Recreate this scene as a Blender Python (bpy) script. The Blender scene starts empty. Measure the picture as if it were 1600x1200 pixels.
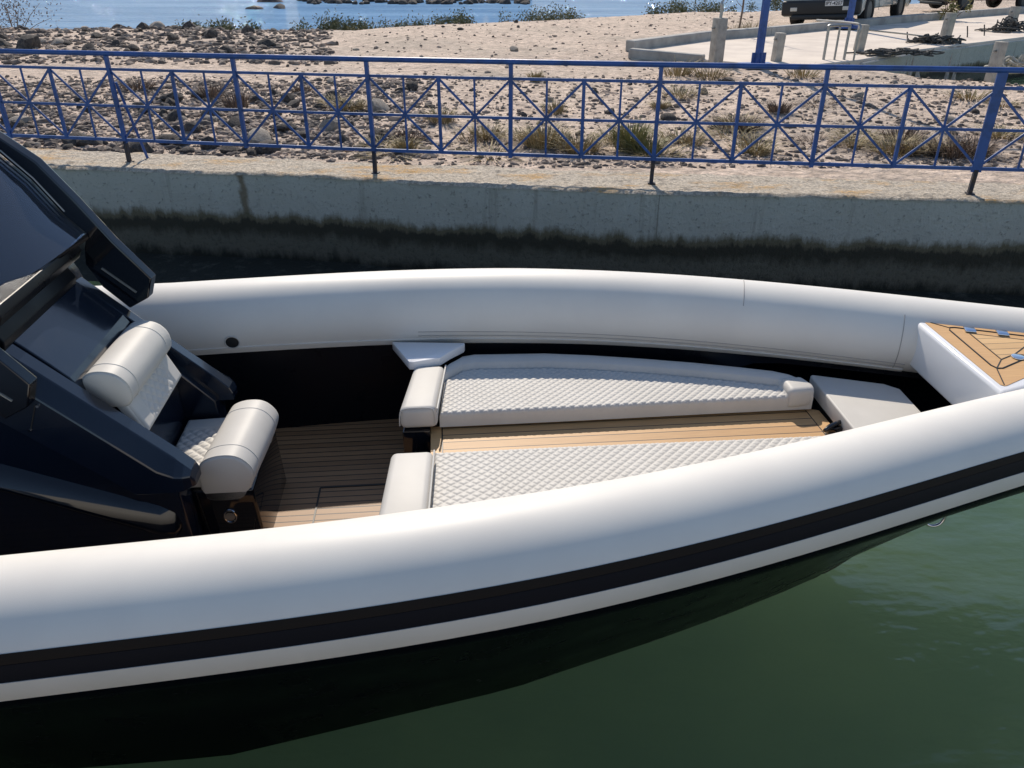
import bpy, bmesh, math, random
from mathutils import Matrix, Vector, noise
from math import sin, cos, pi, radians as R, atan2, hypot, sqrt
random.seed(7)
scene = bpy.context.scene
col = scene.collection
# ------------------------------------------------------------------ camera
F, PITCH, CH = 1250.0, R(28.5), 2.9
cam = bpy.data.cameras.new('camera'); camo = bpy.data.objects.new('camera', cam); col.objects.link(camo)
camo.location = (0, 0, CH); camo.rotation_euler = (R(90) - PITCH, 0, 0)
cam.sensor_width = 36; cam.lens = 36 * F / 1600; cam.clip_start = .05; cam.clip_end = 3000
scene.camera = camo
def at(px, py, z):
    a, b = (px - 800) / F, (600 - py) / F
    dy, dz = cos(PITCH) + b * sin(PITCH), -sin(PITCH) + b * cos(PITCH)
    t = (z - CH) / dz
    return Vector((a * t, dy * t, z))
# ------------------------------------------------------------------ light
SUN_EL, SUN_AZ = R(40.5), R(-7)
w = bpy.data.worlds.new('World'); scene.world = w; w.use_nodes = True
nt = w.node_tree; bg = nt.nodes['Background']
sk = nt.nodes.new('ShaderNodeTexSky'); sk.sky_type = 'NISHITA'; sk.sun_disc = False
sk.sun_elevation = SUN_EL; sk.sun_rotation = SUN_AZ; sk.altitude = 0; sk.air_density = 1.0; sk.dust_density = .3; sk.ozone_density = 1.5
nt.links.new(sk.outputs[0], bg.inputs[0]); bg.inputs[1].default_value = .135
sl = bpy.data.lights.new('sun', 'SUN'); so = bpy.data.objects.new('sun', sl); col.objects.link(so)
sl.energy = 4.9; sl.angle = R(.53); sl.color = (1, .90, .765)
sd = Vector((sin(SUN_AZ) * cos(SUN_EL), cos(SUN_AZ) * cos(SUN_EL), sin(SUN_EL)))
so.rotation_euler = sd.to_track_quat('Z', 'Y').to_euler(); so.location = sd * 60
scene.view_settings.view_transform = 'Standard'; scene.view_settings.look = 'None'
scene.view_settings.exposure = 0; scene.view_settings.gamma = 1
# ------------------------------------------------------------------ materials
def newmat(name):
    m = bpy.data.materials.new(name); m.use_nodes = True
    n = m.node_tree.nodes; p = n['Principled BSDF']
    return m, m.node_tree, n, p
def N(nt, t, **kw):
    n = nt.nodes.new(t)
    for k, v in kw.items():
        if isinstance(v, (int, float, tuple)) and k in n.inputs: n.inputs[k].default_value = v
        else: setattr(n, k, v)
    return n
def L(nt, a, b): nt.links.new(a, b)
def math_(nt, op, a, b=None):
    n = nt.nodes.new('ShaderNodeMath'); n.operation = op
    for i, x in enumerate((a, b)):
        if x is None: continue
        if isinstance(x, (int, float)): n.inputs[i].default_value = x
        else: nt.links.new(x, n.inputs[i])
    return n.outputs[0]
def mixc(nt, f, a, b):
    n = nt.nodes.new('ShaderNodeMix'); n.data_type = 'RGBA'
    for i, x in ((0, f), (6, a), (7, b)):
        if isinstance(x, (int, float)): n.inputs[i].default_value = x
        elif isinstance(x, tuple): n.inputs[i].default_value = x + (1,) if len(x) == 3 else x
        else: nt.links.new(x, n.inputs[i])
    return n.outputs[2]
def ramp(nt, fac, a, b):
    n = nt.nodes.new('ShaderNodeMapRange'); n.clamp = True
    nt.links.new(fac, n.inputs[0]); n.inputs[1].default_value = a; n.inputs[2].default_value = b
    return n.outputs[0]
def noi(nt, vec, scale, detail=4, rough=.55):
    n = nt.nodes.new('ShaderNodeTexNoise'); n.inputs['Scale'].default_value = scale
    n.inputs['Detail'].default_value = detail; n.inputs['Roughness'].default_value = rough
    if vec is not None: nt.links.new(vec, n.inputs['Vector'])
    return n.outputs[0]
def scalev(nt, vec, s):
    n = nt.nodes.new('ShaderNodeMapping'); nt.links.new(vec, n.inputs[0]); n.inputs['Scale'].default_value = s
    return n.outputs[0]
def bump(nt, h, p, strength=.3, dist=.01):
    b = nt.nodes.new('ShaderNodeBump'); b.inputs['Strength'].default_value = strength; b.inputs['Distance'].default_value = dist
    nt.links.new(h, b.inputs['Height']); nt.links.new(b.outputs[0], p.inputs['Normal'])
def mat(name, c, rough=.5, metal=0, coat=0, c2=None, vs=6, lo=.4, hi=.65, bs=0, bst=.2, bd=.005, rvar=0):
    m, nt, n, p = newmat(name)
    p.inputs['Base Color'].default_value = c + (1,); p.inputs['Roughness'].default_value = rough
    p.inputs['Metallic'].default_value = metal; p.inputs['Coat Weight'].default_value = coat; p.inputs['Coat Roughness'].default_value = .03
    tc = nt.nodes.new('ShaderNodeTexCoord').outputs['Object']
    if c2:
        L(nt, mixc(nt, ramp(nt, noi(nt, tc, vs), lo, hi), c, c2), p.inputs['Base Color'])
    if rvar:
        f = ramp(nt, noi(nt, tc, vs * 1.7, 5), .35, .7)
        L(nt, math_(nt, 'ADD', math_(nt, 'MULTIPLY', f, rvar), rough), p.inputs['Roughness'])
    if bs: bump(nt, noi(nt, tc, bs, 3), p, bst, bd)
    return m
M = {}
M['tube'] = mat('white_hypalon', (.705, .68, .635), .45, c2=(.67, .645, .605), vs=3, bs=420, bst=.12, bd=.002)
M['strip'] = mat('pale_rubber', (.62, .60, .56), .4, c2=(.56, .55, .51), vs=2, bs=300, bst=.1, bd=.002)
M['rubber'] = mat('black_rubber', (.0035, .005, .010), .42, bs=250, bst=.2, bd=.002)
M['rubber2'] = mat('brown_black_rubber', (.012, .0085, .007), .5, bs=250, bst=.2, bd=.002)
M['gel'] = mat('black_gelcoat', (.0035, .005, .009), .05, coat=.4, rvar=.05, vs=4)
M['gel_hull'] = mat('hull_gelcoat', (.0025, .0035, .0065), .2, coat=.0, rvar=.1, vs=3)
M['gel_matt'] = mat('navy_console_gelcoat', (.005, .009, .019), .13, coat=.25, rvar=.10, vs=5)
M['liner'] = mat('black_liner', (.004, .005, .008), .25, rvar=.15, vs=3)
for k in ('liner', 'rubber', 'rubber2', 'gel_hull'): M[k].node_tree.nodes['Principled BSDF'].inputs['Specular IOR Level'].default_value = .22
M['whitegel'] = mat('white_gelcoat', (.78, .78, .79), .18, coat=.4)
M['vinyl'] = mat('white_vinyl', (.56, .54, .505), .5, c2=(.53, .51, .475), vs=5, bs=260, bst=.16, bd=.002)
for k, v in (('rubber', .10), ('rubber2', .12), ('gel_hull', .008), ('tube', .18), ('vinyl', .2)): M[k].node_tree.nodes['Principled BSDF'].inputs['Specular IOR Level'].default_value = v
M['liner'].node_tree.nodes['Principled BSDF'].inputs['Specular IOR Level'].default_value = .12
M['piping'] = mat('vinyl_seam', (.52, .51, .48), .6)
M['seam_grey'] = mat('tube_seam_grey', (.36, .34, .33), .6)
M['black'] = mat('caulk_black', (.012, .011, .010), .5)
M['steel'] = mat('polished_steel', (.72, .73, .75), .12, metal=1)
M['blue_hinge'] = mat('bright_hinge_steel', (.50, .56, .66), .16, metal=1)
M['wire'] = mat('dull_steel', (.35, .35, .34), .45, metal=.8)
def teak(name, pitch, c=(.54, .325, .145), dark=(.40, .225, .092), caulk=.07, off=0.0):
    m, nt, n, p = newmat(name)
    tc = nt.nodes.new('ShaderNodeTexCoord').outputs['Object']
    s = nt.nodes.new('ShaderNodeSeparateXYZ'); L(nt, tc, s.inputs[0])
    y = math_(nt, 'ADD', math_(nt, 'DIVIDE', s.outputs[1], pitch), 50 + off)
    fr = math_(nt, 'FRACT', y); fl = math_(nt, 'FLOOR', y)
    wn = nt.nodes.new('ShaderNodeTexWhiteNoise'); wn.noise_dimensions = '1D'; L(nt, fl, wn.inputs['W'])
    g = noi(nt, scalev(nt, tc, (4, 70, 20)), 1.6, 5, .6)
    f = math_(nt, 'ADD', math_(nt, 'MULTIPLY', g, .9), math_(nt, 'MULTIPLY', wn.outputs[0], .45))
    base = mixc(nt, ramp(nt, f, .35, .95), c, dark)
    line = math_(nt, 'LESS_THAN', fr, caulk)
    L(nt, mixc(nt, line, base, (.02, .016, .012)), p.inputs['Base Color'])
    p.inputs['Roughness'].default_value = .55
    bump(nt, math_(nt, 'SUBTRACT', math_(nt, 'MULTIPLY', g, .2), line), p, .25, .002)
    return m
M['teak_table'] = teak('teak_table_planks', .066, caulk=.085, off=.30)
M['teak_deck'] = teak('teak_deck_planks', .047, (.34, .195, .095), (.24, .13, .06), .14)
M['teak_plain'] = teak('teak_border', 5.0, caulk=.0, off=.5, c=(.66, .41, .18), dark=(.52, .30, .125))
M['teak_hatch'] = teak('teak_hatch_planks', .06, caulk=.06, c=(.66, .42, .19), dark=(.52, .32, .14))
def glassmat():
    m = bpy.data.materials.new('tinted_windscreen'); m.use_nodes = True; nt = m.node_tree; nt.nodes.clear()
    o = N(nt, 'ShaderNodeOutputMaterial'); mx = N(nt, 'ShaderNodeMixShader'); t = N(nt, 'ShaderNodeBsdfTransparent'); g = N(nt, 'ShaderNodeBsdfGlossy')
    t.inputs[0].default_value = (.62, .68, .76, 1); g.inputs[0].default_value = (.85, .9, 1, 1); g.inputs['Roughness'].default_value = .06
    fz = N(nt, 'ShaderNodeFresnel'); fz.inputs[0].default_value = 1.75
    L(nt, fz.outputs[0], mx.inputs[0]); L(nt, t.outputs[0], mx.inputs[1]); L(nt, g.outputs[0], mx.inputs[2]); df = N(nt, 'ShaderNodeBsdfDiffuse'); df.inputs[0].default_value = (.50, .53, .58, 1); m2 = N(nt, 'ShaderNodeMixShader'); m2.inputs[0].default_value = .035
    L(nt, mx.outputs[0], m2.inputs[1]); L(nt, df.outputs[0], m2.inputs[2]); L(nt, m2.outputs[0], o.inputs[0])
    return m
M['glass'] = glassmat()
M['fence'] = mat('blue_fence_paint', (.026, .086, .31), .42, c2=(.018, .050, .16), vs=9, lo=.45, hi=.75, bs=120, bst=.25, bd=.003)
M['fence_rust'] = mat('rusted_dark_stub', (.018, .024, .045), .7, c2=(.06, .04, .03), vs=30, bs=120, bst=.4)
def wallmat():
    m, nt, n, p = newmat('quay_concrete')
    ge = nt.nodes.new('ShaderNodeNewGeometry').outputs['Position']
    s = nt.nodes.new('ShaderNodeSeparateXYZ'); L(nt, ge, s.inputs[0])
    blot = noi(nt, ge, 2.2, 6, .65); fine = noi(nt, ge, 26, 5, .7)
    c = mixc(nt, ramp(nt, blot, .3, .75), (.56, .535, .49), (.47, .445, .40))
    c = mixc(nt, math_(nt, 'MULTIPLY', ramp(nt, fine, .56, .70), .8), c, (.17, .16, .145))
    vor = nt.nodes.new('ShaderNodeTexVoronoi'); vor.inputs['Scale'].default_value = 38; L(nt, ge, vor.inputs['Vector'])
    sp = math_(nt, 'LESS_THAN', vor.outputs['Distance'], .16)
    sep2 = nt.nodes.new('ShaderNodeSeparateColor'); L(nt, vor.outputs['Color'], sep2.inputs[0])
    sp = math_(nt, 'MULTIPLY', sp, math_(nt, 'GREATER_THAN', sep2.outputs[0], .7))
    c = mixc(nt, sp, c, (.46, .44, .40))
    # vertical run-off streaks
    stv = noi(nt, scalev(nt, ge, (5, 5, .35)), 1.0, 4, .6)
    st = math_(nt, 'MULTIPLY', ramp(nt, stv, .60, .74), .55)
    c = mixc(nt, st, c, (.12, .085, .05))
    for jx, jw, jc in ((-2.72, .05, (.16, .11, .055)), (1.36, .006, (.22, .205, .18)), (-5.0, .02, (.24, .21, .16))):
        xx = math_(nt, 'ADD', s.outputs[0], math_(nt, 'MULTIPLY', math_(nt, 'SUBTRACT', noi(nt, ge, 9, 3, .6), .5), jw * 1.6))
        jf = ramp(nt, math_(nt, 'ABSOLUTE', math_(nt, 'SUBTRACT', xx, jx)), jw, jw * .3)
        c = mixc(nt, math_(nt, 'MULTIPLY', jf, .8), c, jc)
    # weed, tide stain and a painted water reflection below about half a metre
    zz = math_(nt, 'ADD', s.outputs[2], math_(nt, 'MULTIPLY', math_(nt, 'SUBTRACT', noi(nt, scalev(nt, ge, (3, 3, 1)), 1.6, 6, .7), .5), .34))
    c = mixc(nt, ramp(nt, zz, .56, .485), c, (.15, .125, .08))
    c = mixc(nt, ramp(nt, zz, .465, .43), c, (.046, .040, .027))
    c = mixc(nt, math_(nt, 'MULTIPLY', ramp(nt, zz, .36, .26), ramp(nt, fine, .2, .5)), c, (.14, .128, .098))  # paler band: concrete mirrored in the water, painted onto the wall
    c = mixc(nt, ramp(nt, zz, .16, .06), c, (.016, .017, .011))
    L(nt, c, p.inputs['Base Color']); p.inputs['Roughness'].default_value = .85
    bump(nt, math_(nt, 'ADD', math_(nt, 'MULTIPLY', fine, .9), blot), p, .8, .04)
    return m
M['wall'] = wallmat()
def copingmat():
    m, nt, n, p = newmat('rough_pebbled_concrete')
    ge = nt.nodes.new('ShaderNodeNewGeometry').outputs['Position']
    a = noi(nt, ge, 30, 6, .75); b = noi(nt, ge, 1.7, 4, .6); d = noi(nt, ge, 9, 4, .6)
    c = mixc(nt, ramp(nt, a, .38, .62), (.46, .385, .30), (.92, .80, .645))
    c = mixc(nt, math_(nt, 'MULTIPLY', ramp(nt, d, .54, .68), .75), c, (.25, .215, .18))
    o = math_(nt, 'MULTIPLY', ramp(nt, noi(nt, scalev(nt, ge, (.9, 2.2, 1)), 1.5, 5, .7), .52, .64), ramp(nt, a, .35, .6))
    c = mixc(nt, math_(nt, 'MULTIPLY', o, .9), c, (.74, .40, .09))
    L(nt, c, p.inputs['Base Color']); p.inputs['Roughness'].default_value = .9
    bump(nt, math_(nt, 'ADD', a, math_(nt, 'MULTIPLY', d, .6)), p, 1.0, .055)
    return m
M['coping'] = copingmat()
def groundmat():
    m, nt, n, p = newmat('sandy_rubble_ground')
    ge = nt.nodes.new('ShaderNodeNewGeometry').outputs['Position']
    a = noi(nt, ge, .32, 5, .6); b = noi(nt, ge, 6, 6, .7); d = noi(nt, ge, 28, 4, .7)
    c = mixc(nt, ramp(nt, b, .36, .64), (.38, .295, .23), (.80, .635, .51))
    c = mixc(nt, math_(nt, 'MULTIPLY', ramp(nt, d, .5, .68), .55), c, (.15, .12, .10))
    c = mixc(nt, math_(nt, 'MULTIPLY', ramp(nt, a, .5, .7), .5), c, (.30, .26, .21))
    v = nt.nodes.new('ShaderNodeTexVoronoi'); v.inputs['Scale'].default_value = 9; L(nt, ge, v.inputs['Vector'])
    L(nt, c, p.inputs['Base Color']); p.inputs['Roughness'].default_value = .95
    bump(nt, math_(nt, 'ADD', math_(nt, 'ADD', b, math_(nt, 'MULTIPLY', d, .5)), math_(nt, 'MULTIPLY', v.outputs['Distance'], -.6)), p, .9, .06)
    return m
M['ground'] = groundmat()
M['slab'] = mat('pale_pier_concrete', (.70, .61, .52), .9, c2=(.58, .50, .43), vs=1.2, bs=20, bst=.4, bd=.01)
M['kerb'] = mat('grey_kerb_concrete', (.42, .40, .37), .9, c2=(.30, .285, .265), vs=3, bs=30, bst=.4, bd=.01)
M['rock'] = mat('dark_rock', (.045, .04, .038), .95, c2=(.12, .10, .085), vs=5, bs=14, bst=.6, bd=.03)
M['rock_pale'] = mat('pale_rock', (.26, .225, .19), .9, c2=(.38, .33, .28), vs=5, bs=14, bst=.6, bd=.03)
M['pebble'] = mat('pebbles', (.44, .34, .27), .9, c2=(.13, .105, .09), vs=2.3, lo=.38, hi=.53)
M['straw'] = mat('dry_grass', (.36, .28, .14), .8, c2=(.24, .19, .10), vs=4)
M['green'] = mat('green_grass', (.20, .195, .07), .7, c2=(.30, .26, .11), vs=6)
M['shrub'] = mat('dusty_green_shrub', (.10, .115, .05), .8, c2=(.16, .15, .075), vs=5)
M['twig'] = mat('dry_twigs', (.14, .10, .075), .9, c2=(.22, .16, .12), vs=8)
M['wood'] = mat('weathered_post', (.46, .42, .36), .9, c2=(.33, .30, .26), vs=8, bs=60, bst=.4, bd=.005)
M['rope'] = mat('pale_rope', (.45, .42, .36), .9, c2=(.3, .28, .24), vs=20)
M['rope_dark'] = mat('dark_rope', (.05, .05, .05), .9, c2=(.12, .11, .10), vs=20)
M['tyre'] = mat('tyre_rubber', (.012, .012, .013), .7, bs=40, bst=.2)
M['car_paint'] = mat('pale_blue_grey_paint', (.36, .42, .42), .25, coat=.6, c2=(.33, .385, .385), vs=3)
M['car_red'] = mat('dark_red_paint', (.10, .02, .022), .25, coat=.6)
M['car_black'] = mat('black_plastic', (.014, .016, .018), .55)
M['car_glass'] = mat('dark_car_glass', (.02, .025, .03), .05, coat=.5)
M['car_rim'] = mat('dull_wheel_rim', (.10, .10, .10), .5, metal=.4)
M['plate'] = mat('white_plate', (.72, .72, .70), .4)
M['ink'] = mat('plate_ink', (.02, .02, .03), .5)
M['lamp'] = mat('clear_lamp', (.6, .58, .52), .2)
def harbour():
    m, nt, n, p = newmat('harbour_water')
    ge = nt.nodes.new('ShaderNodeNewGeometry').outputs['Position']
    big = noi(nt, ge, .9, 3, .5)
    L(nt, mixc(nt, ramp(nt, big, .3, .7), (.078, .138, .088), (.104, .172, .098)), p.inputs['Base Color'])
    p.subsurface_method = 'BURLEY'; p.inputs['Subsurface Weight'].default_value = 1
    p.inputs['Subsurface Radius'].default_value = (1, 1.1, 1); p.inputs['Subsurface Scale'].default_value = 8.0
    p.inputs['Roughness'].default_value = .025; p.inputs['IOR'].default_value = 1.36
    wv = noi(nt, scalev(nt, ge, (1.2, 2.4, 1)), 1.5, 3, .5); rp = noi(nt, scalev(nt, ge, (1.0, 1.6, 1)), 5, 3, .5)
    bump(nt, math_(nt, 'ADD', wv, math_(nt, 'ADD', math_(nt, 'MULTIPLY', rp, .30), math_(nt, 'MULTIPLY', noi(nt, scalev(nt, ge, (1.0, 1.9, 1)), 14, 2, .5), .05))), p, .34, .12)
    return m
M['harbour'] = harbour()
def sea():
    m = bpy.data.materials.new('open_sea_water'); m.use_nodes = True; nt = m.node_tree; nt.nodes.clear()
    ge = nt.nodes.new('ShaderNodeNewGeometry').outputs['Position']
    o = N(nt, 'ShaderNodeOutputMaterial'); mx = N(nt, 'ShaderNodeMixShader'); d = N(nt, 'ShaderNodeBsdfDiffuse'); g = N(nt, 'ShaderNodeBsdfGlossy')
    L(nt, mixc(nt, ramp(nt, noi(nt, scalev(nt, ge, (.06, .35, 1)), 1, 4, .6), .35, .65), (.11, .22, .38), (.18, .32, .50)), d.inputs[0])
    g.inputs['Roughness'].default_value = .022; mx.inputs[0].default_value = .16
    a = noi(nt, scalev(nt, ge, (.8, 1.3, 1)), 1.1, 2, .5); b = noi(nt, ge, 3.2, 2, .5)
    bp = N(nt, 'ShaderNodeBump'); bp.inputs['Strength'].default_value = 1.0; bp.inputs['Distance'].default_value = .66
    L(nt, math_(nt, 'ADD', a, math_(nt, 'MULTIPLY', b, .4)), bp.inputs['Height']); L(nt, bp.outputs[0], g.inputs['Normal'])
    L(nt, d.outputs[0], mx.inputs[1]); L(nt, g.outputs[0], mx.inputs[2]); L(nt, mx.outputs[0], o.inputs[0])
    return m
M['sea'] = sea()
# ------------------------------------------------------------------ mesh helpers
FR = {}
def tag(o, label=None, cat=None, group=None, kind=None):
    if label: o['label'] = label
    if cat: o['category'] = cat
    if group: o['group'] = group
    if kind: o['kind'] = kind
    return o
def thing(name, loc, rz=0, label=None, cat=None, group=None):
    o = bpy.data.objects.new(name, None); o.empty_display_size = .2; col.objects.link(o)
    o.location = loc; o.rotation_euler = (0, 0, rz)
    FR[o] = Matrix.Translation(Vector(loc)) @ Matrix.Rotation(rz, 4, 'Z')
    return tag(o, label, cat, group)
class MB:
    def __init__(s): s.v = []; s.f = []
    def add(s, vs, fs):
        k = len(s.v); s.v += [Vector(x) for x in vs]; s.f += [[i + k for i in f] for f in fs]; return s
    def box(s, c, d, rot=None):
        x, y, z = d[0] / 2, d[1] / 2, d[2] / 2
        vs = [Vector((a, b, e)) for a in (-x, x) for b in (-y, y) for e in (-z, z)]
        if rot: vs = [rot @ q for q in vs]
        return s.add([q + Vector(c) for q in vs], [(0, 1, 3, 2), (4, 6, 7, 5), (0, 4, 5, 1), (2, 3, 7, 6), (0, 2, 6, 4), (1, 5, 7, 3)])
    def bar(s, p, q, w, h, up=(0, 0, 1)):
        p, q = Vector(p), Vector(q); d = (q - p); n = d.normalized(); u = Vector(up)
        a = n.cross(u); a = a.normalized() if a.length > 1e-4 else Vector((1, 0, 0)); b = a.cross(n)
        vs = [e + a * (i * w / 2) + b * (j * h / 2) for e in (p, q) for i, j in ((-1, -1), (1, -1), (1, 1), (-1, 1))]
        return s.add(vs, [(3, 2, 1, 0), (4, 5, 6, 7), (0, 1, 5, 4), (1, 2, 6, 5), (2, 3, 7, 6), (3, 0, 4, 7)])
    def tube(s, path, r, n=8, caps=True, closed=False):
        P = [Vector(p) for p in path]; m = len(P); vs = []; fs = []; pa = None
        for i in range(m):
            if closed: d = P[(i + 1) % m] - P[i - 1]
            else: d = P[min(i + 1, m - 1)] - P[max(i - 1, 0)]
            d.normalize()
            if pa is None:
                a = d.cross(Vector((0, 0, 1)))
                if a.length < .05: a = d.cross(Vector((1, 0, 0)))
            else: a = pa - d * pa.dot(d)
            a.normalize(); pa = a; b = d.cross(a)
            rr = r[i] if isinstance(r, (list, tuple)) else r
            vs += [P[i] + (a * cos(2 * pi * k / n) + b * sin(2 * pi * k / n)) * rr for k in range(n)]
        for i in range(m if closed else m - 1):
            j = (i + 1) % m
            fs += [(i * n + k, i * n + (k + 1) % n, j * n + (k + 1) % n, j * n + k) for k in range(n)]
        if caps and not closed: fs += [tuple(range(n))[::-1], tuple((m - 1) * n + k for k in range(n))]
        return s.add(vs, fs)
    def loft(s, rings, closed=True, caps=True):
        n = len(rings[0]); vs = [q for r in rings for q in r]; fs = []
        for i in range(len(rings) - 1):
            for k in range(n if closed else n - 1):
                fs.append((i * n + k, i * n + (k + 1) % n, (i + 1) * n + (k + 1) % n, (i + 1) * n + k))
        if caps and closed: fs += [tuple(range(n))[::-1], tuple((len(rings) - 1) * n + k for k in range(n))]
        return s.add(vs, fs)
    def prism(s, poly, z0, z1):
        n = len(poly)
        vs = [(p[0], p[1], z0) for p in poly] + [(p[0], p[1], z1) for p in poly]
        return s.add(vs, [tuple(range(n))[::-1], tuple(range(n, 2 * n))] + [(i, (i + 1) % n, n + (i + 1) % n, n + i) for i in range(n)])
    def side(s, poly, l0, l1):       # polygon in (s, z) pushed along l
        n = len(poly)
        vs = [(p[0], l0, p[1]) for p in poly] + [(p[0], l1, p[1]) for p in poly]
        return s.add(vs, [tuple(range(n)), tuple(range(n, 2 * n))[::-1]] + [(i, n + i, n + (i + 1) % n, (i + 1) % n) for i in range(n)])
    def build(s, name, m, parent=None, smooth=40, bevel=0, seg=2, world=True, loc=None):
        me = bpy.data.meshes.new(name); bm = bmesh.new()
        T = Matrix.Identity(4)
        if parent is not None and world: T = FR[parent].inverted()
        off = Vector(loc) if loc is not None else Vector((0, 0, 0))
        bv = [bm.verts.new(T @ q - off) for q in s.v]
        for f in s.f:
            try: bm.faces.new([bv[i] for i in f])
            except ValueError: pass
        bmesh.ops.recalc_face_normals(bm, faces=bm.faces)
        if bevel:
            es = [e for e in bm.edges if len(e.link_faces) == 2 and e.calc_face_angle(0) > R(28)]
            bmesh.ops.bevel(bm, geom=es, offset=bevel, segments=seg, affect='EDGES', profile=.5, clamp_overlap=True)
        bm.to_mesh(me); bm.free(); me.materials.append(m)
        if smooth:
            for q in me.polygons: q.use_smooth = True
            me.set_sharp_from_angle(angle=R(smooth))
        o = bpy.data.objects.new(name, me); col.objects.link(o)
        if parent is not None: o.parent = parent; FR[o] = FR[parent]
        else: FR[o] = Matrix.Translation(off)
        if loc is not None: o.location = off
        return o
def lerp_pts(pts, x, k=1):
    if x <= pts[0][0]: i = 0
    elif x >= pts[-1][0]: i = len(pts) - 2
    else: i = max(j for j in range(len(pts) - 1) if pts[j][0] <= x)
    a, b = pts[i], pts[i + 1]
    return a[k] + (b[k] - a[k]) * (x - a[0]) / (b[0] - a[0])
def smooth_curve(pts, n):            # Catmull-Rom through points
    P = [Vector(p) for p in pts]; out = []
    for i in range(len(P) - 1):
        a, b, c, d = P[max(i - 1, 0)], P[i], P[i + 1], P[min(i + 2, len(P) - 1)]
        for k in range(n):
            t = k / n
            out.append(.5 * (2 * b + (c - a) * t + (2 * a - 5 * b + 4 * c - d) * t * t + (3 * b - a - 3 * c + d) * t ** 3))
    return out + [P[-1]]
def sstep(a, b, x):
    t = min(1, max(0, (x - a) / (b - a))); return t * t * (3 - 2 * t)
# ------------------------------------------------------------------ BOAT
TH = R(5)
boat = thing('inflatable_boat', (0, 3.29, 0), TH, 'long black hulled inflatable boat with white tubes and cream sun pads moored beside the quay', 'boat')
INV = FR[boat].inverted()
def pv(c, x): return sum(k * x ** i for i, k in enumerate(c))
NC = (2.1143, .2641, .0621, .003, -.0049); FC = (4.3536, .0017, -.0877, -.0053, .0037)
def rad(x): x = max(x, 0); return .2285 - .0121 * x + .0013 * x * x
def centre(side):
    xs = [-1.9 + .15 * i for i in range(35)]         # -1.9 .. 3.2
    c = NC if side < 0 else FC
    pts = [Vector((x, pv(c, x), 1.05)) for x in xs]
    if side < 0: aft = [(-5.6, 1.42, 1.02), (-4.8, 1.49, 1.03), (-4.0, 1.56, 1.04), (-3.2, 1.64, 1.05), (-2.5, 1.70, 1.05)]; fwd = [(3.42, 3.27, 1.05), (3.62, 3.36, 1.05), (3.78, 3.43, 1.05)]
    else: aft = [(-5.6, 3.72, 1.02), (-4.8, 3.80, 1.03), (-4.0, 3.88, 1.04), (-3.2, 3.97, 1.05), (-2.5, 4.05, 1.05)]; fwd = [(3.42, 3.60, 1.05), (3.62, 3.52, 1.05), (3.78, 3.43, 1.05)]
    return smooth_curve(aft, 4)[:-1] + [Vector(aft[-1])] + pts + [Vector(q) for q in fwd]
def frames(P):
    out = []
    for i in range(len(P)):
        d = (P[min(i + 1, len(P) - 1)] - P[max(i - 1, 0)]).normalized()
        l = d.cross(Vector((0, 0, 1))).normalized()      # toward the camera for +X travel
        out.append((P[i], d, l, l.cross(d).normalized()))
    return out
NF, FF = frames(centre(-1)), frames(centre(1))
def tp(fr, phi, r=None, dr=0):
    c, d, l, u = fr; r = rad(c.x) if r is None else r
    if c.x < -5.0: r *= max(.25, 1 - ((-5.0 - c.x) / .62) ** 2 * .75)
    return c + (l * cos(phi) + u * sin(phi)) * (r + dr)
def band(fr, p0, p1, dr, n, thick=.02):
    rings = []
    for q in fr:
        a0, a1 = p0(q[0].x), p1(q[0].x)
        out = [tp(q, a0 + (a1 - a0) * k / n, dr=dr) for k in range(n + 1)]
        inn = [tp(q, a0 + (a1 - a0) * k / n, dr=-thick) for k in range(n, -1, -1)]
        rings.append(out + inn)
    return MB().loft(rings)
def k_(x): return max(-2.2, min(3.2, x))
phn = lambda x: -.2422 + .024 * k_(x)
phk = lambda x: .485 + .0248 * k_(x)
phb = lambda x: phn(x) + (phk(x) - phn(x)) * .462     # black / white border
phm = lambda x: phn(x) + (phk(x) - phn(x)) * .80      # brown / black border
phf = lambda x: -.6724 - .1031 * max(-1.7, min(2.2, x))
def tube_obj(fr):
    n = 48
    return MB().loft([[tp(q, 2 * pi * k / n) for k in range(n)] for q in fr])
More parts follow.
